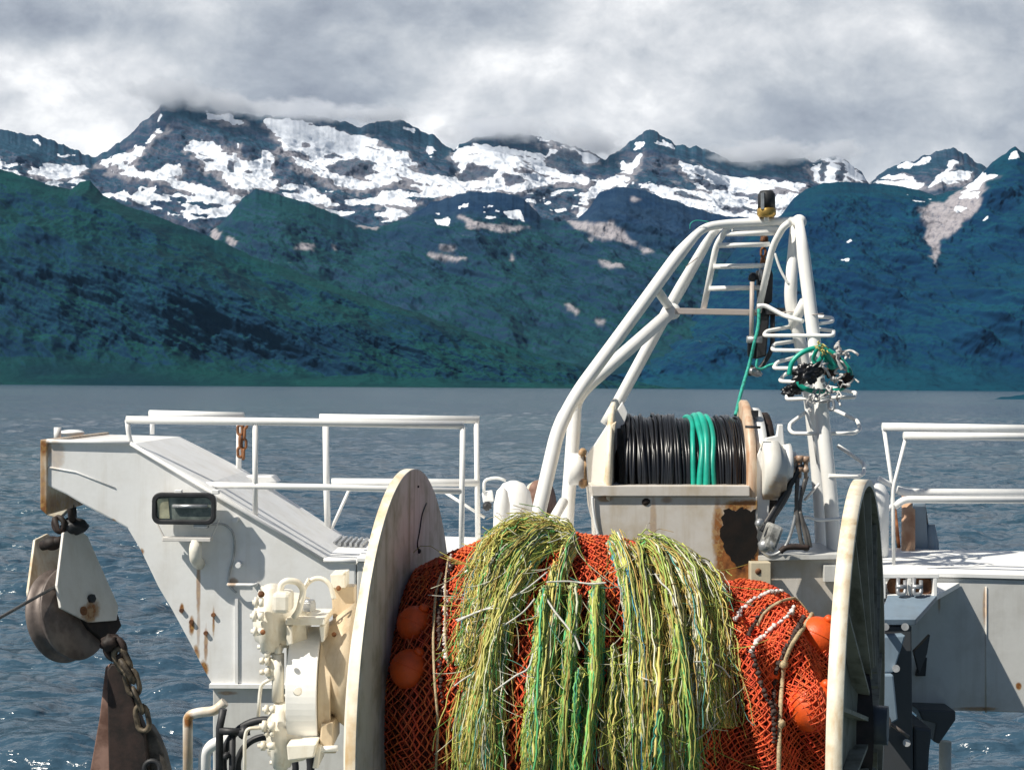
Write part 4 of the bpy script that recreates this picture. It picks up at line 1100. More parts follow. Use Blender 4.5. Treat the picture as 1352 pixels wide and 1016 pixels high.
    TUFT = [
      # centreline pixels, width px start/end, strands, palette, lift, loose
      ([(735,702),(702,716),(670,745),(647,790),(630,840),(618,880)], 13, 20, 330, PAL, .085, 1),
      ([(720,708),(692,740),(664,790),(648,850),(637,920),(632,1040)], 14, 24, 380, PAL, .085, 1),
      ([(760,706),(738,700),(700,696),(668,706),(640,730),(625,760)], 9, 15, 230, PAL, .075, 1),
      ([(722,700),(690,700),(658,716),(638,760),(624,820)], 10, 17, 240, PAL, .07, 1.2),
      ([(700,745),(668,800),(648,860),(632,950),(620,1040)], 14, 20, 260, PAL, .095, .9),
      ([(676,780),(654,830),(637,890),(622,960),(618,1040)], 14, 16, 260, PAL, .09, 1),
      ([(762,708),(748,730),(738,770),(730,830),(720,900),(710,960),(704,1040)], 6, 9, 160, PAL, .08, .5),
      ([(720,775),(717,830),(712,890),(708,950),(704,1040)], 8, 14, 240, PALG, .09, .6),
      ([(757,776),(754,830),(750,890),(744,950),(740,1040)], 8, 12, 230, PALG, .10, .5),
      ([(735,740),(728,800),(728,870),(722,950),(716,1040)], 6, 9, 140, PAL, .09, .5),
      ([(789,770),(787,800),(786,850),(783,910),(776,960),(768,1040)], 9, 11, 230, PALG, .11, .4),
      ([(806,703),(818,730),(828,770),(833,820),(832,880),(834,950),(838,1040)], 6, 10, 220, PAL, .085, .5),
      ([(812,704),(824,740),(836,780),(846,840),(850,900),(850,1040)], 6, 14, 210, PAL, .08, .8),
      ([(764,884),(760,920),(758,970),(756,1040)], 8, 10, 120, PALG, .11, .5),
      ([(838,716),(850,760),(858,820),(862,890),(864,950),(862,1040)], 10, 18, 300, PALB, .08, .9),
      ([(845,715),(872,745),(890,800),(898,860),(896,930),(898,1040)], 10, 20, 320, PALB, .085, 1),
      ([(850,716),(888,735),(915,775),(925,830),(928,890),(925,960)], 10, 20, 300, PALB, .085, 1.2),
      ([(858,718),(905,742),(935,785),(948,840),(950,900),(955,960)], 9, 18, 280, PALB, .08, 1.4),
      ([(840,718),(878,728),(915,746),(942,772),(950,800)], 8, 13, 240, PAL, .07, 1.2),
      ([(890,820),(898,870),(906,930),(910,1040)], 8, 14, 260, PALG, .11, .5),
      ([(925,830),(938,870),(948,920),(952,960)], 8, 16, 150, PALB, .09, 1.4),
      ([(808,850),(812,900),(806,960),(812,1040)], 6, 12, 130, PALB, .07, .9),
      ([(870,930),(866,970),(864,1040)], 7, 12, 120, PALG, .11, .7),
      ([(655,740),(640,770),(628,815),(620,860)], 10, 16, 160, PAL, .10, 1.3),
    ]
    for ti, (pts, w0, w1, cnt, pal, lift, loose) in enumerate(TUFT):
        c = np.array(spline([Vector((a, b_, 0)) for a, b_ in pts], 8))[:, :2]
        seg = np.r_[0, np.cumsum(np.linalg.norm(np.diff(c, axis=0), axis=1))]; Ltot = seg[-1]
        NPT = 26
        cnt = int(cnt * 2.9)
        st = np.where(rs.rand(cnt) < .6, rs.rand(cnt)*.06, rs.rand(cnt)*.6)
        ln = np.clip(np.where(rs.rand(cnt) < .5, 1.05, .25 + .8*rs.rand(cnt)), 0, 1.05 - st*.5)
        tt = st[:, None] + np.linspace(0, 1, NPT)[None] * ln[:, None]
        tt = np.minimum(np.clip(tt, 0, None), (.80 + .26*rs.rand(cnt))[:, None])
        s = tt * Ltot
        cxp = np.interp(s, seg, c[:, 0]); cyp = np.interp(s, seg, c[:, 1])
        tx = np.gradient(c[:, 0]); ty = np.gradient(c[:, 1]); nrm = np.hypot(tx, ty) + 1e-6
        ox = np.interp(s, seg, -ty/nrm); oy = np.interp(s, seg, tx/nrm)
        wd = w0 + (w1 - w0) * np.clip(tt*1.3, 0, 1)
        # strands gather in a few twisted locks
        nl = max(3, cnt // 28); lock = rs.randint(0, nl, cnt); lo = rs.uniform(-.85, .85, nl)[lock]
        o0 = lo + rs.randn(cnt)*.12
        ph = rs.rand(nl)[lock]*6.28
        off = o0[:, None] + .22*np.sin(tt*5 + ph[:, None]) + .10*fbm(tt*6 + rs.rand(cnt)[:, None]*90, lock[:, None]*3.3 + 0*tt, 3)*2
        stray = rs.rand(cnt) < .10*loose
        off += stray[:, None] * rs.randn(cnt)[:, None] * .9 * (tt - st[:, None])
        wig = fbm(tt*11 + rs.rand(cnt)[:, None]*99, rs.rand(cnt)[:, None]*99 + 0*tt, 3)*4.2*(.8 + loose*.8)
        px = cxp + ox*(off*wd + wig); py = cyp + oy*(off*wd + wig)
        prof = np.clip(1 - off**2, .08, 1)
        lf = lift * prof * (.22 + .78*rs.rand(cnt)[:, None]) * np.clip((tt + .04)*9, .25, 1) * (.85 + .35*np.sin(ph*2)[:, None])
        lf = lf + .014*fbm(tt*9 + rs.rand(cnt)[:, None]*50, rs.rand(cnt)[:, None]*50 + tt*0, 3) + stray[:, None]*rs.rand(cnt)[:, None]*.06
        lf += .016
        x, th = on_net(px, py, 0.06)
        p = net_p(x, th, lf)
        wts = np.array([w for _, w in pal]); cc = np.array([k for k, _ in pal])
        lk = rs.choice(len(pal), nl, p=wts/wts.sum())[lock]
        pick = np.where(rs.rand(cnt) < .38, lk, rs.choice(len(pal), cnt, p=wts/wts.sum()))
        col = cc[pick] * (.78 + .62*rs.rand(cnt, 1))
        rad = (.0019 + .0028*rs.rand(cnt)**2) * np.where(rs.rand(cnt) < .14, 1.7, 1)
        rr = rad[:, None] * np.linspace(1.05, .7, NPT)[None]
        strands('rope_tuft', p, rr, M_tint, t, 4, np.clip(col, 0, 1))
    # frayed stray fibres, curling away from the tufts
    S = 620
    src = rs.randint(0, len(TUFT), S); P_ = []
    for k in range(S):
        pts, w0, w1 = TUFT[src[k]][:3]
        c = np.array(pts, float); q = rs.rand()*(len(c) - 1.01); i = int(q); f_ = q - i
        b0 = c[i]*(1-f_) + c[i+1]*f_; d = c[i+1] - c[i]; d = d / (np.hypot(*d) + 1e-6)
        nv = np.array([-d[1], d[0]])
        b0 = b0 + nv * rs.uniform(-1, 1) * w1
        L = rs.uniform(22, 70); a = rs.randn()*.55; dirv = d*math.cos(a) + nv*math.sin(a)
        cur = rs.randn()*1.1; u = np.linspace(0, 1, 10)[:, None]
        nv2 = np.array([-dirv[1], dirv[0]])
        pt = b0 + dirv*u*L + nv2*(u**2)*L*cur*.5
        x, th = on_net(pt[:, 0], pt[:, 1], .07)
        P_.append(net_p(x, th, .075 + rs.rand()*.03 + .05*rs.rand()*u[:, 0]))
    cc = np.array([(.50,.46,.10), (.36,.42,.08), (.62,.60,.45), (.74,.72,.62), (.42,.26,.07), (.10,.36,.28), (.2,.4,.08)])[rs.choice(7, S, p=[.2,.25,.17,.1,.13,.05,.1])]
    strands('loose_fibres', np.array(P_), .0014 + .0012*rs.rand(S), M_tint, t, 3, cc)
    # a few pale cords crossing the tufts
    M_cord = plain('pale_cord', (.62, .60, .55), .8, 0, .2, 60, .4)
    def cord(pts, r=.005, lift=.13):
        pts = np.array(spline([Vector((a, b_, 0)) for a, b_ in pts], 7))[:, :2]
        x, th = on_net(pts[:, 0], pts[:, 1], lift)
        MB().tube([Vector(v) for v in net_p(x, th, lift)], r, 6).build('cord', M_cord, t)
    cord([(718,784),(732,806),(748,826),(760,842),(766,858)])
    cord([(604,820),(620,812),(640,804),(660,803)]); cord([(602,818),(650,800),(690,780),(722,755)], .004)
    cord([(600,905),(612,896),(622,890)], .004); cord([(652,912),(680,892),(697,882),(704,862)], .0045)
    cord([(664,826),(690,808),(706,790)], .004); cord([(722,768),(750,767),(778,770),(800,769)], .0045)
    cord([(865,757),(872,768),(884,780),(892,800)], .0045); cord([(846,893),(852,896),(862,898)], .004)
    cord([(916,873),(934,874),(952,880),(964,894)], .004)
    mh = plain('tuft_head_fibre', (.36,.46,.13), .9, 0, .5, 60, .8, sub=(.62,.62,.34))   # ragged tuft heads
    for (x_, y_, r_) in ((757,776,.032),(789,772,.036),(720,778,.026),(764,888,.032),(712,706,.03),(892,822,.03)):
        x, th = on_net(np.array([x_*1.0]), np.array([y_*1.0]), .08); MB().ball(net_p(x, th, .085)[0], r_*.72, 18, 12, rough=.9, seed=x_, sc=(1.1, 1, .9)).build('tuft_head', mh, t)
net()

def floats():
    M_fl = paint('orange_float_plastic', (.78, .10, .012), rough=.45, rust=0, dirt=.55, dirtcol=(.40, .05, .012), scale=5, bump=.25, streak=.2)
    g = 'orange net floats tucked in the rolled net'
    o = None
    for (x, y, sink, r, lab) in ((541, 883, .0, .098, 'orange ball float beside the left flange, the lower one'), (548, 822, .01, .092, 'orange ball float in the shade beside the left flange, the upper one'),
                              (1080, 836, .03, .112, 'orange ball float poking out of the net top by the right flange'), (1080, 930, .135, .125, 'large orange ball float bulging low under the net by the right flange'),
                              (1015, 872, .10, .100, 'orange ball float under the netting in the middle of the right net fold')):
        xx, th = on_net(np.array([x*1.0]), np.array([y*1.0])); c = net_p(xx, th, -sink)[0]
        mb = MB().ball(c, r, 32, 20); mb.ring(c, (.5, .3, 1), r*.998, .0035, 48, 6); mb.lathe(c + Vector((.45,-.2,.85)).normalized()*r*.96, c + Vector((.45,-.2,.85)).normalized()*r*1.22, [(0,.028),(.6,.024),(1,.016)], 14)
        mb.build('float', M_fl, label=lab, cat='float', group=g)
floats()

# ------------------------------------------------------------------ hydraulic drive of the drum
def gear():
    d = 8.0
    X = lambda n: PX(n, d)
    t = thing('drum_motor', 'cream painted hydraulic drive with round motors on the left of the net drum', 'motor', P(400, 1010, d))
    ax = Vector((1, 0, 0))
    # curved gear casing
    c = P(410, 912, d + .25)
    def arc(cx0, cx1, yc, R, dep, a0=-75, a1=78, n=28, th=.03):
        """vertical band bowed towards the viewer between two x pixels"""
        m = MB(); pts = []
        for k in range(n+1):
            a = math.radians(a0 + (a1-a0)*k/n); pts.append((math.cos(a), math.sin(a)))
        vs = []; fs = []
        for (co, si) in pts:
            for x in (cx0, cx1):
                p = P(x, yc, dep); vs.append(Vector((p.x, p.y - R*co, p.z + R*si)))
            for x in (cx0, cx1):
                p = P(x, yc, dep); vs.append(Vector((p.x, p.y - (R-th)*co, p.z + (R-th)*si)))
        for k in range(n):
            a = 4*k; b = a+4
            fs += [(a, a+1, b+1, b), (a+2, b+2, b+3, a+3), (a, b, b+2, a+2), (a+1, a+3, b+3, b+1)]
        m.add(vs, fs, False); return m
    arc(389, 428, 905, X(84), d+.10).build('gear_guard', M_rail, t, bevel=.004)
    MB().cyl(P(388, 905, d+.15), P(440, 905, d+.15), X(78), n=64).build('gear_casing', M_cream, t)
    arc(430, 446, 905, X(88), d+.16, -80, 60).build('outer_band', M_tancream, t, bevel=.004)
    m = MB(); m.prism(PP([(381,833),(390,833),(392,985),(378,1008),(378,840)], d-.05), (0,.35,0)); m.build('side_web', M_cream, t, bevel=.006)
    MB().prism(PP([(377,816),(429,816),(429,825),(377,825)], d-.22), (0, .35, 0)).build('cap_bar', M_cream, t, bevel=.006)
    MB().prism(PP([(378,826),(386,826),(386,850),(378,852)], d-.20), (0, .2, 0)).build('lug', M_cream, t, bevel=.005)
    MB().prism(PP([(421,826),(429,826),(428,846),(424,848)], d-.20), (0, .2, 0)).build('lug', M_cream, t, bevel=.005)
    m = MB(); m.cyl(P(393,912,d-.29), P(393,912,d-.37), X(6), X(4.5), n=14); m.build('bolt', M_cream, t)
    m = MB(); m.cyl(P(408,806,d-.12), P(408,794,d-.12), X(9.5), n=6); m.cyl(P(408,795,d-.12), P(408,791,d-.12), X(8.5), X(7), n=16); m.build('filler_cap', M_steel, t, bevel=.003)
    # cone housing rising to the flange
    MB().lathe(P(400, 880, d+.10), P(468, 880, d+.10), [(0, X(40)), (.35, X(52)), (.7, X(70)), (1, X(86))], 48).build('cone_housing', M_tancream, t)
    MB().prism(PP([(424,955),(440,953),(440,986),(421,990)], d-.2), (0,.3,0)).build('foot_block', M_tancream, t, bevel=.008)
    MB().cyl(P(416,989,d-.22), P(446,987,d-.22), X(4), n=14).build('shaft', M_rail, t)
    MB().prism(PP([(378,983),(418,981),(414,1000),(380,1004)], d-.32), (0,.4,0)).build('foot_plate', M_cream, t, bevel=.008)
    MB().prism(PP([(418,985),(424,985),(420,1014),(412,1014)], d-.25), (0,.25,0)).build('foot_plate', M_cream, t, bevel=.006)
    # motors
    def motor(px, py, R, w, fit):
        mt = MB(); a = P(px, py, d-.02); 
        prof = [(0, R*.35), (.02, R*.62), (.14, R*.72), (.16, R*.96), (.26, R), (.42, R), (.44, R*.92), (.50, R*.92), (.52, R*.80), (.8, R*.74), (1, R*.6)]
        mt.lathe(a - ax*w*.45, a + ax*w*.75, prof, 48)
        o = mt.build('hydraulic_motor', M_cream, t)
        m = MB()
        for k in range(10):
            q = 2*math.pi*(k+.5)/10; v = Vector((0, math.cos(q), math.sin(q)))*R*.86
            m.cyl(a - ax*w*.34 + v, a - ax*w*.20 + v, X(3.2), n=6)
        m.build('bolt_circle', M_cream, o)
        for (ox, oy, r, l) in fit:
            m = MB(); b = P(px + ox, py + oy, d-.25)
            m.lathe(b, b - ax*X(l), [(0, X(r)), (.35, X(r)), (.36, X(r*.7)), (.55, X(r*.7)), (.56, X(r*1.2)), (.8, X(r*1.2)), (.82, X(r*.6)), (1, X(r*.55))], 12)
            m.build('fitting', M_cream, o)
        return o
    motor(364, 817, X(47), X(58), [(-16,-22,6,14), (-16,-4,6,17), (-16,16,5,16), (-18,-34,4,5)])
    motor(377, 966, X(49), X(48), [(-14,-30,5,16), (-14,-8,6,20), (-14,18,5,22), (-16,2,4,12)])
    m = MB(); m.obox(P(374,793,d-.30), (X(22), .18, X(26))); m.build('port_block', M_cream, t, bevel=.02)
    m = MB(); m.tube(fillet(PP([(369,788,d-.3),(371,771,d-.3),(378,766,d-.3),(393,767,d-.28),(401,778,d-.26),(395,805,d-.26),(388,815,d-.25)], d), .04), X(4.2), 10); m.build('lifting_pipe', M_cream, t)
    m = MB(); m.tube(spline(PP([(400,782),(404,772),(414,764),(426,764),(436,773),(441,790)], d-.1)), X(3.2), 10); m.ring(P(405,768,d-.12), (1,.2,-.4), X(4.4), X(1.6), 16, 6); m.build('hydraulic_pipe', M_cream, t)
    m = MB(); m.prism(PP([(436,758),(456,757),(456,776),(438,776)], d+.1), (0,.2,0)); m.ball(P(455,756,d+.05), .012, 8, 6); m.build('flange_guard', M_cream, t, bevel=.008)
    for a_, b_, c_, r_ in ((447,776,.05,.014), (441,837,.1,.013), (345,784,.3,.018), (347,834,.3,.014)): MB().ball(P(a_,b_,d-c_), r_, 8, 6).build('rusty_nut', M_rust, t)
    MB().prism(PP([(437,774),(468,774),(468,850),(440,826)], d+.14), (0,.12,0)).build('guard_bracket', M_tancream, t, bevel=.006)
    # valve block and thin pipes
    m = MB()
    m.cyl(P(360,868,d-.1), P(360,894,d-.1), X(7), n=10); m.cyl(P(367,862,d-.1), P(367,925,d-.1), X(8), n=10)
    m.lathe(P(356,872,d-.12), P(343,872,d-.12), [(0, X(6)), (.4, X(6)), (.45, X(3)), (.6, X(3)), (.62, X(5)), (1, X(4))], 10)
    m.lathe(P(356,886,d-.12), P(343,887,d-.12), [(0, X(6)), (.4, X(6)), (.45, X(3)), (.6, X(3)), (.62, X(4)), (1, X(3))], 10)
    m.cyl(P(353,858,d-.12), P(353,868,d-.12), X(4), n=8); m.cyl(P(367,850,d-.12), P(367,862,d-.12), X(5), n=8)
    m.build('valve', M_cream, t)
    m = MB(); m.tube(fillet(PP([(362,893),(345,903),(343,915),(341,945)], d-.12), .04), X(2.4), 8); m.build('thin_pipe', M_cream, t)
    m = MB(); m.tube(fillet(PP([(352,960),(326,961),(323,975),(323,1060)], d-.12), .05), X(2.4), 8); m.build('thin_pipe', M_cream, t)
gear()

# pipes, hand wheel and cabinet in the lower left corner
def corner():
    d = 10.4
    MB().tube(fillet(PP([(248,1080),(248,944),(262,940),(284,938),(297,926),(300,960)][:5], d), .09), PX(6.5, d), 12).build('bent_pipe', paint('rusty_pipe_paint', (.78,.74,.66), rust=.25, dirt=.7, dirtcol=(.5,.3,.1), spots=[sp(250,950,d,8,14,1), sp(248,990,d,6,60,.5)]), label='rust stained white bent pipe at the lower left beside the davit foot', cat='pipe')
    MB().tube(fillet(PP([(270,1080),(270,990),(288,978),(306,976)], d+.05), .07), PX(8, d), 12).build('bent_pipe', M_rail, label='short white pipe elbow behind the black hose rack, lower left', cat='pipe')
    t = thing('hose_rack', 'round black hose rack with curved pipes in front of the davit foot', 'hose rack', P(330, 1080, d))
    dd = 9.9
    MB().ring(P(352,1010,dd), (0.15,1,0), PX(60,dd), PX(5.2,dd), 64, 10).build('hoop', M_black, t)
    MB().ring(P(352,1012,dd+.1), (0.15,1,0), PX(40,dd), PX(4.5,dd), 64, 10).build('hoop', M_black, t)
    MB().ring(P(350,1000,dd+.02), (0.15,1,0), PX(64,dd), PX(3.2,dd), 64, 10, a0=0, a1=math.pi).build('pale_hoop', M_steel, t)
    m = MB()
    m.tube(PP([(295,935),(290,960),(289,1080)], dd-.03), PX(5,dd), 8); m.tube(PP([(307,962),(306,1080)], dd-.02), PX(4.5,dd), 8)
    m.tube(PP([(290,964),(320,966)], dd-.04), PX(5,dd), 8); m.ball(P(322,966,dd-.04), PX(8,dd), 12, 8, rough=.4); m.ball(P(299,997,dd-.04), PX(5,dd), 10, 8, rough=.4)
    m.build('bracket', M_black, t)
corner()
# ------------------------------------------------------------------ hose reel and its pedestal
def reel():
    d = 11.4; ax = Vector((1, 0, 0))
    t = thing('hose_reel', 'reel wound with black cable and four turns of green hose on a beige pedestal', 'hose reel', P(890, 740, d))
    Y0 = 634
    c0, c1 = P(812, Y0, d), P(978, Y0, d)
    R = PX(108, d)
    tl = Vector((1, -.14, 0)).normalized(); 
    MB().lathe(c0 - tl*.03, c0 + tl*.015, [(0, .1), (0, R-.02), (.3, R), (.8, R), (1, R-.012), (1, .1)], 80, cap=False).build('flange', M_rim, t)
    tr = Vector((1, -.04, 0)).normalized()
    MB().lathe(c1 - tr*.015, c1 + tr*.05, [(0, .1), (0, R-.03), (.2, R-.01), (.8, R-.01), (1, R-.03), (1, .1)], 80, cap=False).build('flange', paint('rusty_flange_paint', (.62,.50,.38), rust=.45, dirt=.9, dirtcol=(.40,.17,.06)), t)
    MB().cyl(c0, c1, PX(80, d), n=48).build('core', M_cable, t)
    m = MB(); rs = random.Random(3); xa, xb = c0.x + .03, c1.x - .03; n = 62; cr = PX(2.1, d)
    xg0, xg1 = P(898, Y0, d).x, P(938, Y0, d).x
    for i in range(n):
        x = xa + (xb - xa)*(i + .5)/n
        m.ring(Vector((x + rs.uniform(-.004,.004), d, c0.z)), (1, rs.uniform(-.02,.02), rs.uniform(-.02,.02)), PX(82 + rs.uniform(-1.2,1.2), d), cr, 72, 6, wob=.008, seed=i)
    for i in range(40):
        x = rs.uniform(xa + .01, xb - .01)
        if xg0 - .05 < x < xg1 + .05: continue
        m.ring(Vector((x, d, c0.z)), (1, rs.uniform(-.06,.06), rs.uniform(-.05,.05)), PX(85.5 + rs.uniform(-1,1.5), d), cr, 72, 6, wob=.012, seed=i + 50)
    m.build('black_cable', M_cable, t)
    m = MB()
    for (px, r, rr, tlt) in ((903, 84.5, 3.2, .03), (910, 86.5, 4.2, .05), (920, 87.5, 4.6, .02), (930, 85.5, 3.8, .01)):
        m.ring(Vector((P(px, Y0, d).x, d, c0.z)), (1, tlt*.8, -tlt*1.5), PX(r, d), PX(rr, d), 72, 10, wob=.012, seed=px)
    m.build('green_hose', M_green, t)
    # left side plate and bearing
    MB().prism(PP([(822,530),(829,545),(800,641),(776,641),(774,600),(786,585)], d-.22), (0, .05, 0)).build('side_plate', M_white, t, bevel=.006)
    MB().prism(PP([(808,560),(814,556),(800,641),(796,641)], d-.45), (0, .05, 0)).build('side_plate', M_rim, t, bevel=.006)
    MB().lathe(P(750,619,d), P(770,619,d), [(0, PX(16,d)), (.1, PX(21,d)), (1, PX(21,d))], 36).build('bearing_cap', M_white, t)
    m = MB(); m.lathe(P(768,619,d), P(779,619,d), [(0, PX(17,d)), (.3, PX(22,d)), (.5, PX(18,d)), (.7, PX(23,d)), (1, PX(16,d))], 28); m.ball(P(770,638,d-.2), .035, 10, 8, rough=.4); m.ball(P(769,597,d-.1), .03, 10, 8, rough=.5)
    m.build('rusty_coupling', paint('coupling_paint', (.5,.35,.2), rust=.6, dirt=.9, dirtcol=(.3,.12,.04)), t)
    # right side: hub disc, dark wheel, motor
    MB().cyl(P(986,Y0,d), P(1000,Y0,d), PX(96, d), n=64).build('brake_band', M_white, t)
    MB().lathe(P(1000,628,d), P(1012,628,d), [(0, PX(80,d)), (0, PX(84,d)), (1, PX(84,d)), (1, PX(10,d))], 64).build('dark_wheel', M_darkrust, t)
    MB().tube(PP([(984,563),(1004,564)], d-.62), .01, 6).build('bracket_rod', M_black, t); MB().obox(P(996,546,d-.3), (.05,.06,.05)).build('catch', M_black, t)
    MB().prism(PP([(990,641),(1000,600),(1012,578),(1026,575),(1028,560),(1034,560),(1036,590),(1020,612),(1014,690),(990,700),(987,655)], d-.55), (0, .06, 0)).build('end_frame', M_white, t, bevel=.006)
    MB().lathe(P(1004,620,d-.5), P(1034,620,d-.5), [(0, PX(30,d)), (.05, PX(38,d)), (.72, PX(38,d)), (.74, PX(33,d)), (1, PX(32,d))], 40).build('motor', paint('reel_motor_paint', (.76,.75,.70), rust=.05, dirt=.3, spots=[sp(1022,642,d-.5,16,18,.7), sp(1014,655,d-.5,12,8,.8)]), t)
    MB().lathe(P(1032,612,d-.5), P(1050,612,d-.5), [(0, PX(26,d)), (.6, PX(26,d)), (.7, PX(16,d)), (1, PX(15,d))], 32).build('motor_cover', M_white, t)
    m = MB()
    for (x, y) in ((1046,606),(1056,605),(1064,606)):
        m.lathe(P(x,y-4,d-.6), P(x,y+26,d-.6), [(0,.028),(.25,.028),(.26,.018),(.5,.018),(.52,.024),(.7,.024),(.72,.014),(1,.013)], 10)
    m.tube(PP([(1040,606),(1066,605)], d-.6), .018, 8); m.build('hose_fittings', paint('fitting_paint', (.45,.38,.30), rust=.6, dirt=.8, dirtcol=(.25,.1,.04)), t)
    hs = [([(1058,612),(1050,628),(1034,655),(1018,682),(1006,702)], .022, M_cable), ([(1046,625),(1042,650),(1024,680),(1006,700)], .014, M_hose),
          ([(1053,630),(1052,670),(1058,715),(1066,724),(1062,700),(1056,675)], .016, M_hose), ([(1063,632),(1056,672),(1066,702),(1070,722)], .014, M_hose),
          ([(1056,640),(1048,690),(1036,722),(1018,733),(1005,726)], .012, M_steel), ([(1066,628),(1060,650),(1050,678),(1060,720)], .012, M_hose), ([(1010,690),(1024,668),(1034,655)], .012, M_hose),
          ([(1068,722),(1040,722),(1030,728)], .022, M_darkrust)]
    for pts, r, mt in hs: MB().tube(spline(PP(pts, d-.6)), r, 8).build('hose', mt, t)

    p = thing('reel_pedestal', 'beige rust stained steel box under the hose reel with a dark rust hole', 'pedestal', P(890, 900, 10.8))
    dd = 10.8
    MB().prism(PP([(780,641),(990,641),(990,655),(782,655)], dd-.03), (0, 1.1, 0)).build('top_lip', M_ped, p, bevel=.006)
    MB().prism(PP([(783,655),(1000,655),(1006,900),(800,900),(790,700),(785,680)], dd), (0, 1.0, 0)).build('box_body', M_ped, p, bevel=.006)
    m = MB(); m.tube(spline(PP([(782,655),(783,670),(786,690),(790,705)], dd-.02)), .010, 6); m.build('edge_bead', M_rail, p)
    # ragged corroded hole: a flat sheet, inner darkness in its colour
    rs = random.Random(5); pts = []
    base = [(953,680),(958,671),(970,674),(980,670),(992,674),(999,668),(998,690),(1000,715),(997,738),(985,742),(978,750),(966,738),(958,728),(950,706),(954,694)]
    for i, (x, y) in enumerate(base):
        x2, y2 = base[(i+1) % len(base)]
        for k in range(4):
            t_ = k/4; pts.append((x + (x2-x)*t_ + rs.uniform(-2.0,2.0), y + (y2-y)*t_ + rs.uniform(-2.0,2.0)))
    MB().prism(PP(pts, dd-.006), (0, .004, 0)).build('corroded_patch', M_black_hole, p)
    pts = [(955,726),(965,735),(980,742),(990,741),(990,790),(975,800),(962,782),(957,755),(953,738)]
    MB().prism(PP(pts, dd-.0035), (0, .003, 0)).build('rust_run', plain('orange_rust', (.16,.045,.012), .9, 0, .5, 10, .4, sub=(.36,.13,.03)), p)
    MB().ball(P(853,662,dd), .03, 12, 8, sc=(1,.4,.8), rough=.3).build('drain_stub', M_darkrust, p)
    MB().prism(PP([(991,742),(1018,742),(1018,775),(991,775)], dd-.1), (0,.1,0)).build('mounting_lug', paint('lug_paint',(.66,.58,.42),rust=.3,dirt=.8), p, bevel=.006)
    MB().ball(P(1001,754,dd-.1), .022, 10, 8, sc=(1,.5,1), rough=.3).build('rusty_bolt', M_rust, p)
    MB().prism(PP([(1000,738),(1112,736),(1112,920),(1004,920)], 10.86), (0, .3, 0)).build('side_box', M_ped, p, bevel=.006)
    MB().prism(PP([(1000,733),(1112,731),(1112,738),(1000,740)], 10.8), (0, .8, 0)).build('side_lip', M_girder, p, bevel=.004)
    MB().prism(PP([(1088,746),(1104,746),(1104,768),(1088,768)], 10.8), (0,.05,0)).build('junction_box', M_girder, p, bevel=.004)
    m = MB(); m.obox(P(1018,708,10.6), (PX(18,10.6), .2, PX(34,10.6)), (0,.35,0)); m.build('valve_block', plain('valve_steel',(.20,.20,.19),.6,.2,.6,10,.4,sub=(.55,.55,.52)), p, bevel=.02)
    m = MB(); m.lathe(P(1002,722,10.55), P(1024,716,10.55), [(0,.03),(.3,.05),(.5,.04),(.7,.06),(1,.03)], 12); m.ball(P(1003,690,10.55), .03, 10, 8, rough=.5); m.build('valve_fitting', M_steel, p)
reel()

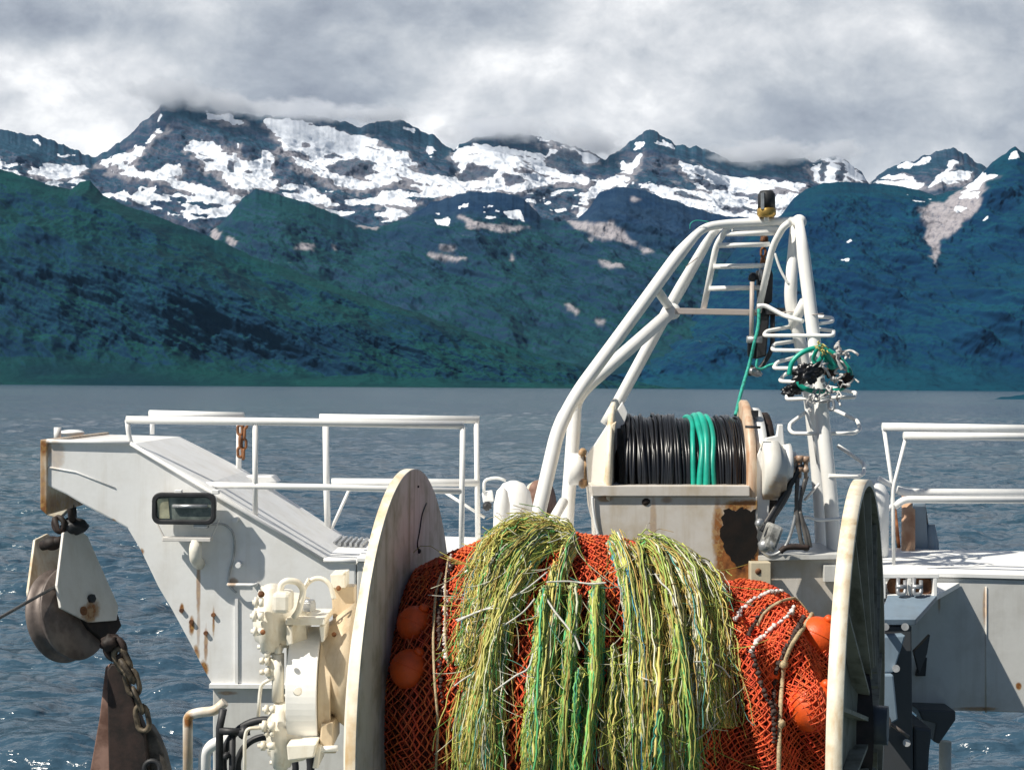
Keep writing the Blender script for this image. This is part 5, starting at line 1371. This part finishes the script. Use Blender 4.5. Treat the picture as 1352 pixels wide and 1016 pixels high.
# ------------------------------------------------------------------ gantry mast
def mast():
    t = thing('gantry_mast', 'white tubular gantry mast with slanting braces, a ladder and rod steps', 'mast', P(900, 760, 11.4))
    def T(nm, pts, r, f=.12, n=14):
        q = fillet(PP(pts, 11.5), f, 8)
        zt = P(0, 330, 11.5).z                  # the tubes get slimmer towards the top
        return MB().tube(q, [PX(r, 11.5)*(1.08 if v.z < zt - 1.2 else max(.66, 1.0 - .34*max(0, min(1, (v.z - zt)/.16)))) for v in q], n).build(nm, M_mast, t)
    T('leg', [(706,760,11.0),(708,690,11.0),(722,630,11.05),(737,565,11.1),(762,518,11.15),(820,440,11.3),(898,333,11.4),(928,300,11.45),(962,295,11.5),(1008,293,11.5),(1056,292,11.5)], 8.6, .35)
    T('leg', [(748,760,11.9),(748,690,11.9),(755,600,11.9),(760,530,11.9),(772,510,11.9)], 8.8, .2)
    T('leg', [(800,560,12.5),(822,520,12.45),(886,402,12.2),(938,312,11.8),(950,299,11.6)], 8.4, .2)
    T('brace', [(756,536,11.3),(772,512,11.4),(888,410,11.9)], 8.8, .2)
    T('brace', [(868,383,11.4),(888,412,12.1)], 6)
    T('brace', [(722,700,11.2),(744,662,11.6)], 6)
    T('leg', [(1049,292,11.5),(1043,400,11.55),(1054,440,11.6),(1066,500,11.65),(1078,600,11.7),(1084,680,11.7),(1086,760,11.7)], 8.4, .3)
    T('leg', [(1055,292,11.4),(1064,360,11.35),(1074,440,11.3),(1082,520,11.25),(1091,600,11.2),(1099,680,11.2),(1102,760,11.2)], 8.6, .3)
    T('brace', [(1046,432,11.6),(1062,398,11.4)], 6.5)
    m = MB()
    for p_ in ((1055,293),): m.ball(P(p_[0], p_[1], 11.45), PX(9.8, 11.5), 20, 12)
    m.ball(P(888,411,12.0), PX(11, 11.9), 20, 12, sc=(1,.6,1)); m.build('joint', M_mast, t)
    m = MB(); m.obox(P(966, 412, 11.75), (PX(152, 11.6), .05, PX(8, 11.6)), (0, .012, 0)); m.build('cross_bar', M_greybar, t, bevel=.004)
    m = MB(); m.obox(P(999, 303, 11.55), (PX(64, 11.5), .12, PX(7, 11.5)), (0, .02, 0)); m.build('top_plate', M_mast, t, bevel=.006)
    # weld bands
    m = MB()
    for (x, y, d, dr) in ((913,346,11.42,(-.62,0,.8)), (1077,415,11.31,(.12,0,-1)), (1043,412,11.57,(0,0,-1)), (722,630,11.06,(-.25,0,-1))):
        m.ring(P(x,y,d), Vector(dr), PX(9.6,11.5), .004, 28, 5)
    m.build('weld_band', M_greybar, t)
    # ladder
    l = MB()
    l.tube(fillet(PP([(971,296,11.5),(962,300,11.5),(946,322,11.6),(928,412,11.8)], 11.6), .12, 6), PX(4.2, 11.6), 12)
    l.tube(fillet(PP([(1042,294,11.4),(1034,300,11.4),(1020,325,11.5),(1001,412,11.7)], 11.6), .12, 6), PX(4.6, 11.6), 12)
    L = l.build('ladder', M_mast, t)
    for (y, xa, xb, d) in ((309,958,1026,11.5), (324,948,1016,11.52), (352,942,1013,11.62), (381,936,1006,11.7)):
        MB().tube(PP([(xa,y,d),(xb,y-1.5,d)], 11.6), PX(3.4, 11.6), 10).build('rung', M_mast, L)
    # rod steps along the right leg
    st = [(424,1058,1098,8,1,(1064,1092)), (436,1008,1102,11,0,None), (457,1018,1072,12,0,None), (479,1020,1085,15,0,None), (503,1030,1110,18,0,None), (521,1036,1130,8,0,None)]
    def step(pts, r=2.6, nm='step'):
        MB().tube(fillet(PP(pts, 11.4), .035, 4), PX(r, 11.4), 8, closed=False).build(nm, M_mast, t)
    step([(1076,418,11.5),(1098,419,11.5),(1100,424,11.4),(1076,428,11.3)]); 
    step([(1050,430,11.6),(1012,437,11.5),(1008,443,11.4),(1100,443,11.2),(1101,437,11.4),(1078,434,11.6)])
    step([(1052,450,11.6),(1022,454,11.5),(1019,462,11.4),(1072,463,11.2)])
    step([(1056,470,11.6),(1026,478,11.5),(1021,486,11.4),(1060,486,11.2)])
    step([(1060,482,11.6),(1035,495,11.5),(1029,503,11.4),(1070,505,11.2)])
    step([(1068,510,11.6),(1040,520,11.5),(1038,527,11.4),(1128,524,11.2),(1130,518,11.4),(1090,510,11.6)])
    step([(1072,538,11.6),(1043,559,11.5),(1042,567,11.4),(1047,572,11.3),(1128,572,11.2),(1136,566,11.3),(1132,555,11.4),(1098,539,11.6)])
    step([(1106,588,11.6),(1140,611,11.5),(1141,624,11.3),(1134,629,11.2),(1094,628,11.15)])
    step([(1000,404,11.5),(1010,403,11.5),(1034,416,11.45),(1060,424,11.3)], 3, 'hook_rod')
    m = MB(); m.tube(PP([(1064,540),(1074,572),(1080,612)], 11.55), .012, 6); m.tube(spline(PP([(1023,334,11.5),(1030,355,11.5),(1038,370,11.5),(1041,374,11.5)], 11.5)), .010, 6)
    m.build('conduit', M_mast, t)
    m = MB(); m.tube(spline(PP([(1050,688),(1064,682),(1080,686),(1100,685),(1120,683)], 11.0)), .012, 6)
    m.build('stay_rod', M_mast, t); MB().tube(PP([(1062,660),(1082,638)], 11.3), .010, 6).build('stay_rod', M_mast, t)
    # stray twine at the top
    MB().tube(spline(PP([(911,302),(912,295),(920,291),(936,293)], 11.4)), .0035, 5).build('twine', M_grope, label='thin green twine loop sticking out at the bend of the mast top', cat='twine')
mast()

def lantern():
    d = 11.45
    t = thing('navigation_lamp', 'black cylindrical navigation lamp with brass ring on top of the mast', 'lamp', P(1012, 291, d))
    MB().lathe(P(1012,275,d), P(1012,252,d), [(0, PX(11.5,d)), (.8, PX(11.5,d)), (.88, PX(10,d)), (1, PX(8.5,d)), (1, 0.001)], 12).build('lamp_body', M_black, t)
    MB().prism(PP([(1005,276),(1009,276),(1009,253),(1005,255)], d-.068), (0, .02, 0)).build('pale_stripe', M_steel, t)
    MB().lathe(P(1012,287,d), P(1012,275,d), [(0, PX(10,d)), (.3, PX(12.5,d)), (.9, PX(12.5,d)), (1, PX(11,d))], 20).build('brass_ring', M_brass, t)
    MB().cyl(P(1012,292,d), P(1012,283,d), PX(3.5,d), n=12).build('stem', M_mast, t)
lantern()

def tackle():
    d = 11.7
    t = thing('hanging_tackle', 'black pulley tackle on a rusty chain hanging inside the mast', 'pulley tackle', P(1005, 300, d))
    m = MB(); chainlinks(m, PP([(1009,305),(1007,350)], d), PX(7,d), .010); m.ball(P(1009,316,d), .03, 10, 8, rough=.5); m.ball(P(1008,345,d), .025, 10, 8, rough=.5); m.build('chain', M_rust, t)
    MB().prism(PP([(1000,356),(1018,354),(1021,362),(1020,398),(1012,404),(1002,404)], d), (0,.10,0)).build('upper_block', M_black, t, bevel=.012)
    m = MB(); m.lathe(P(1003,362,d-.05), P(1013,362,d-.05), [(0, PX(9,d)), (.3, PX(7,d)), (.7, PX(7,d)), (1, PX(9,d))], 20); m.build('upper_sheave', M_steel, t)
    MB().ball(P(994,366,d), PX(6,d), 12, 8, rough=.4).build('pole_head', M_black, t); MB().obox(P(1022,411,d), (.15,.1,.05)).build('side_block', M_black, t)
    m = MB(); m.tube(PP([(993,372),(992,450)], d-.1), PX(3,d), 8); m.build('pole', M_greybar, t)
    MB().prism(PP([(1002,406),(1017,406),(1012,470),(998,474),(1000,440)], d), (0,.10,0)).build('lower_block', M_black, t, bevel=.012)
    MB().prism(PP([(988,442),(1000,442),(998,474),(988,470)], d+.02), (0,.06,0)).build('lower_block', M_black, t, bevel=.01)
    m = MB(); m.cyl(P(986,448,d-.12), P(1006,448,d-.12), PX(4.5,d), n=14); m.build('roller', M_steel, t)
    m = MB(); m.tube(fillet(PP([(1020,410),(1020,462),(1004,486),(994,490)], d), .08), PX(3.2,d), 8); m.build('arm', M_black, t)
    m = MB(); m.ball(P(997,491,d-.05), PX(8,d), 14, 10, sc=(1.2,.8,.7), rough=.3, rot=(0,.4,0)); m.build('hook_end', M_steel, t)
    MB().ball(P(991,489,d+.0), PX(7,d), 14, 10, rough=.4).build('hook_clamp', M_black, t)
    m = MB(); m.tube(spline(PP([(1002,408,d-.1),(1001,430,d-.12),(996,452,d-.14),(990,478,11.6),(980,512,11.5),(974,535,11.45),(971,548,11.4)], d)), PX(2.2,d), 8)
    m.build('green_rope', M_grope, label='green rope running down from the mast tackle to the hose reel', cat='rope')
    m = MB(); m.tube(spline(PP([(1000,474),(999,484),(1005,487),(1016,482),(1024,480)], d-.1)), PX(1.8,d), 8); m.build('green_rope', M_grope, label='short green rope tail knotted at the tackle hook', cat='rope')
tackle()

def coil():
    d = 11.05
    rs = random.Random(4)
    t = thing('rope_coil', 'coil of bright green rope hung on the right leg of the mast', 'rope coil', P(1085, 520, d))
    m = MB()
    m.tube(spline(PP([(1042,495,d),(1046,478,d),(1060,465,d),(1078,459,d),(1092,462,d),(1108,473,d),(1121,488,d),(1122,500,d),(1112,512,d),(1096,516,d),(1074,516,d),(1058,510,d),(1053,500,d)], d)), PX(3.4,d), 10)
    m.tube(spline(PP([(1080,478,d-.08),(1086,468,d-.1),(1084,456,d-.1),(1092,468,d-.1),(1102,482,d-.1),(1096,484,d-.08),(1088,470,d-.05)], d)), PX(3.2,d), 10)
    m.tube(spline(PP([(1084,455,d-.05),(1078,462,d-.06),(1074,474,d),(1078,482,d)], d)), PX(2.8,d), 8)
    m.build('rope_loops', M_green, t)
    m = MB()
    for k in range(14):
        a = (1086 + rs.uniform(-6,7), 457 + rs.uniform(-4,7)); b = (a[0] + rs.uniform(-9,9), a[1] + rs.uniform(-6,8))
        m.tube(spline(PP([(a[0],a[1],d-.13),((a[0]+b[0])/2+rs.uniform(-3,3),(a[1]+b[1])/2,d-.16),(b[0],b[1],d-.13)], d), 4), .005, 5)
    m.build('yellow_lashing', plain('yellow_twine', (.50,.46,.16), .8, 0, .3, 60, .4), t)
    MB().ball(P(1066,492,d-.12), PX(14,d), 40, 28, sc=(1.25,.7,.72), rough=.75, seed=3, rot=(0,-.35,0)).build('black_bag', M_cable, label='crumpled black plastic bag tied inside the green rope coil', cat='bag')
    MB().ball(P(1047,514,d+.05), PX(12,d), 32, 20, sc=(1.1,.7,.55), rough=.75, seed=8, rot=(0,-.2,0)).build('black_bag', M_cable, label='smaller black bag below and left of the green rope coil', cat='bag')
    M_wr = plain('white_grey_rope', (.50,.49,.48), .85, 0, .35, 50, .4)
    m = MB()
    for k in range(15):
        x, y = 1104 + rs.uniform(-12,14), 486 + rs.uniform(-26,34)
        if x < 1096 and y < 480: x += 12
        pts = [(x, y)]
        for q in range(4): pts.append((pts[-1][0] + rs.uniform(-8,8), pts[-1][1] + rs.uniform(-8,8)))
        m.tube(spline(PP([(a,b,d-.05-rs.random()*.1) for a,b in pts], d), 5), PX(.8+rs.random()*.9,d), 7)
    for k in range(9):
        x, y = 1080 + rs.uniform(-14,20), 520 + rs.uniform(-8,6); pts = [(x, y)]
        for q in range(3): pts.append((pts[-1][0] + rs.uniform(-8,8), pts[-1][1] + rs.uniform(-7,8)))
        m.tube(spline(PP([(a,b,d-.06-rs.random()*.08) for a,b in pts], d), 5), PX(1.1,d), 7)
    m.tube(spline(PP([(1106,452,d-.1),(1108,464,d-.1),(1106,476,d-.1),(1112,488,d-.1)], d)), PX(2.5,d), 8)
    for (x, y) in ((1104,458),(1107,463),(1099,500),(1086,502),(1120,508)): m.ball(P(x,y,d-.1), PX(3.2,d), 12, 8, rough=.5, seed=x)
    m.build('rope_tangle', M_wr, label='tangle of white grey rope ends hanging right of the green coil', cat='rope')
    m = MB(); 
    for (x,y) in ((1096,478),(1102,474),(1114,506),(1096,492),(1118,498)): m.ball(P(x,y,d-.02), PX(7,d), 14, 10, rough=.7, seed=y, sc=(1.1,.7,.9))
    m.build('dark_rag', plain('dark_rag_cloth', (.05,.035,.03), .9, 0, .6, 30, .5), label='dark brown rag wedged between coil and white rope tangle', cat='rag')
    m = MB(); chainlinks(m, PP([(1068,522),(1085,530),(1097,528),(1098,542)], d-.12), PX(8,d), .010); m.build('grey_chain', M_steel, label='small grey chain wrapped round the mast leg under the coil', cat='chain')
coil()

# ------------------------------------------------------------------ things behind the gantry
def behind():
    d = 11.9
    t = thing('winch_housing', 'round topped white winch housing between the railing and the mast', 'winch', P(674, 712, d))
    MB().lathe(P(678,760,d), P(678,634,d), [(0, PX(27,d)), (.72, PX(26,d)), (.88, PX(22,d)), (.97, PX(14,d)), (1, PX(4,d))], 40).build('housing', M_white, t)
    MB().lathe(P(661,760,d-.3), P(663,642,d-.3), [(0, PX(11,d)), (.8, PX(10.5,d)), (.95, PX(7,d)), (1, .01)], 24).build('front_tube', M_white, t)
    MB().prism(PP([(636,650),(650,648),(652,662),(638,664)], d), (0,.15,0)).build('lamp_box', M_rail, t, bevel=.01)
    m = MB(); m.ball(P(643,668,d), .035, 10, 8, rough=.4); m.build('plug', M_black, t)
    m = MB(); m.tube(fillet(PP([(639,650),(639,633),(656,630),(668,634)], d), .04), PX(2,d), 8); m.build('guard_wire', M_mast, t)
    t = thing('rusty_sheave', 'reddish brown rusty sheave wheel behind the left mast legs', 'sheave', P(718, 690, 12.3))
    n = Vector((.95, -.32, 0)).normalized(); c = P(716, 682, 12.4)
    MB().lathe(c - n*.06, c + n*.04, [(0, .05), (0, PX(48,12.4)), (.3, PX(49,12.4)), (1, PX(46,12.4)), (1, .05)], 56).build('wheel', M_rustpink, t)
    MB().lathe(c - n*.10, c - n*.06, [(0, PX(44,12.4)), (1, PX(48,12.4))], 56).build('rim', M_rim, t)
    # right hand tank behind the drum flange
    MB().lathe(P(1150,760,12.0), P(1152,634,12.0), [(0, PX(22,12)), (.85, PX(22,12)), (.95, PX(16,12)), (1, PX(5,12))], 32).build('white_tank', M_white, label='upright white tank half hidden behind the right drum flange', cat='tank')
    t = thing('stern_sheave', 'stern sheave with rusty rim and grey cheek plates behind the right railing', 'sheave', P(1210, 736, 13))
    d = 13.0
    n = Vector((.97, -.25, 0)).normalized(); c = P(1201, 742, d)
    MB().lathe(c - n*.07, c + n*.04, [(0, .05), (0, PX(92,d)), (.2, PX(94,d)), (.8, PX(94,d)), (1, PX(92,d)), (1, .05)], 64).build('wheel', paint('stern_rim_paint', (.6,.38,.24), rust=.5, dirt=.8, dirtcol=(.35,.14,.06)), t)
    MB().prism(PP([(1206,664),(1222,664),(1228,760),(1196,760)], d-.35), (0, .06, 0)).build('cheek_plate', M_blue, t, bevel=.006)
    MB().prism(PP([(1222,664),(1226,690),(1228,760),(1222,760)], d-.30), (0, .3, 0)).build('cheek_plate', M_dgrey, t, bevel=.006)
    MB().lathe(P(1229,770,d-.3), P(1229,692,d-.3), [(0, PX(11,d)), (.7, PX(10,d)), (1, PX(5,d))], 24).build('side_tube', M_blue, t)
    m = MB(); m.tube(PP([(1181,670),(1188,735)], d), PX(2.5,d), 8); m.build('strap', M_rust, t)
behind()
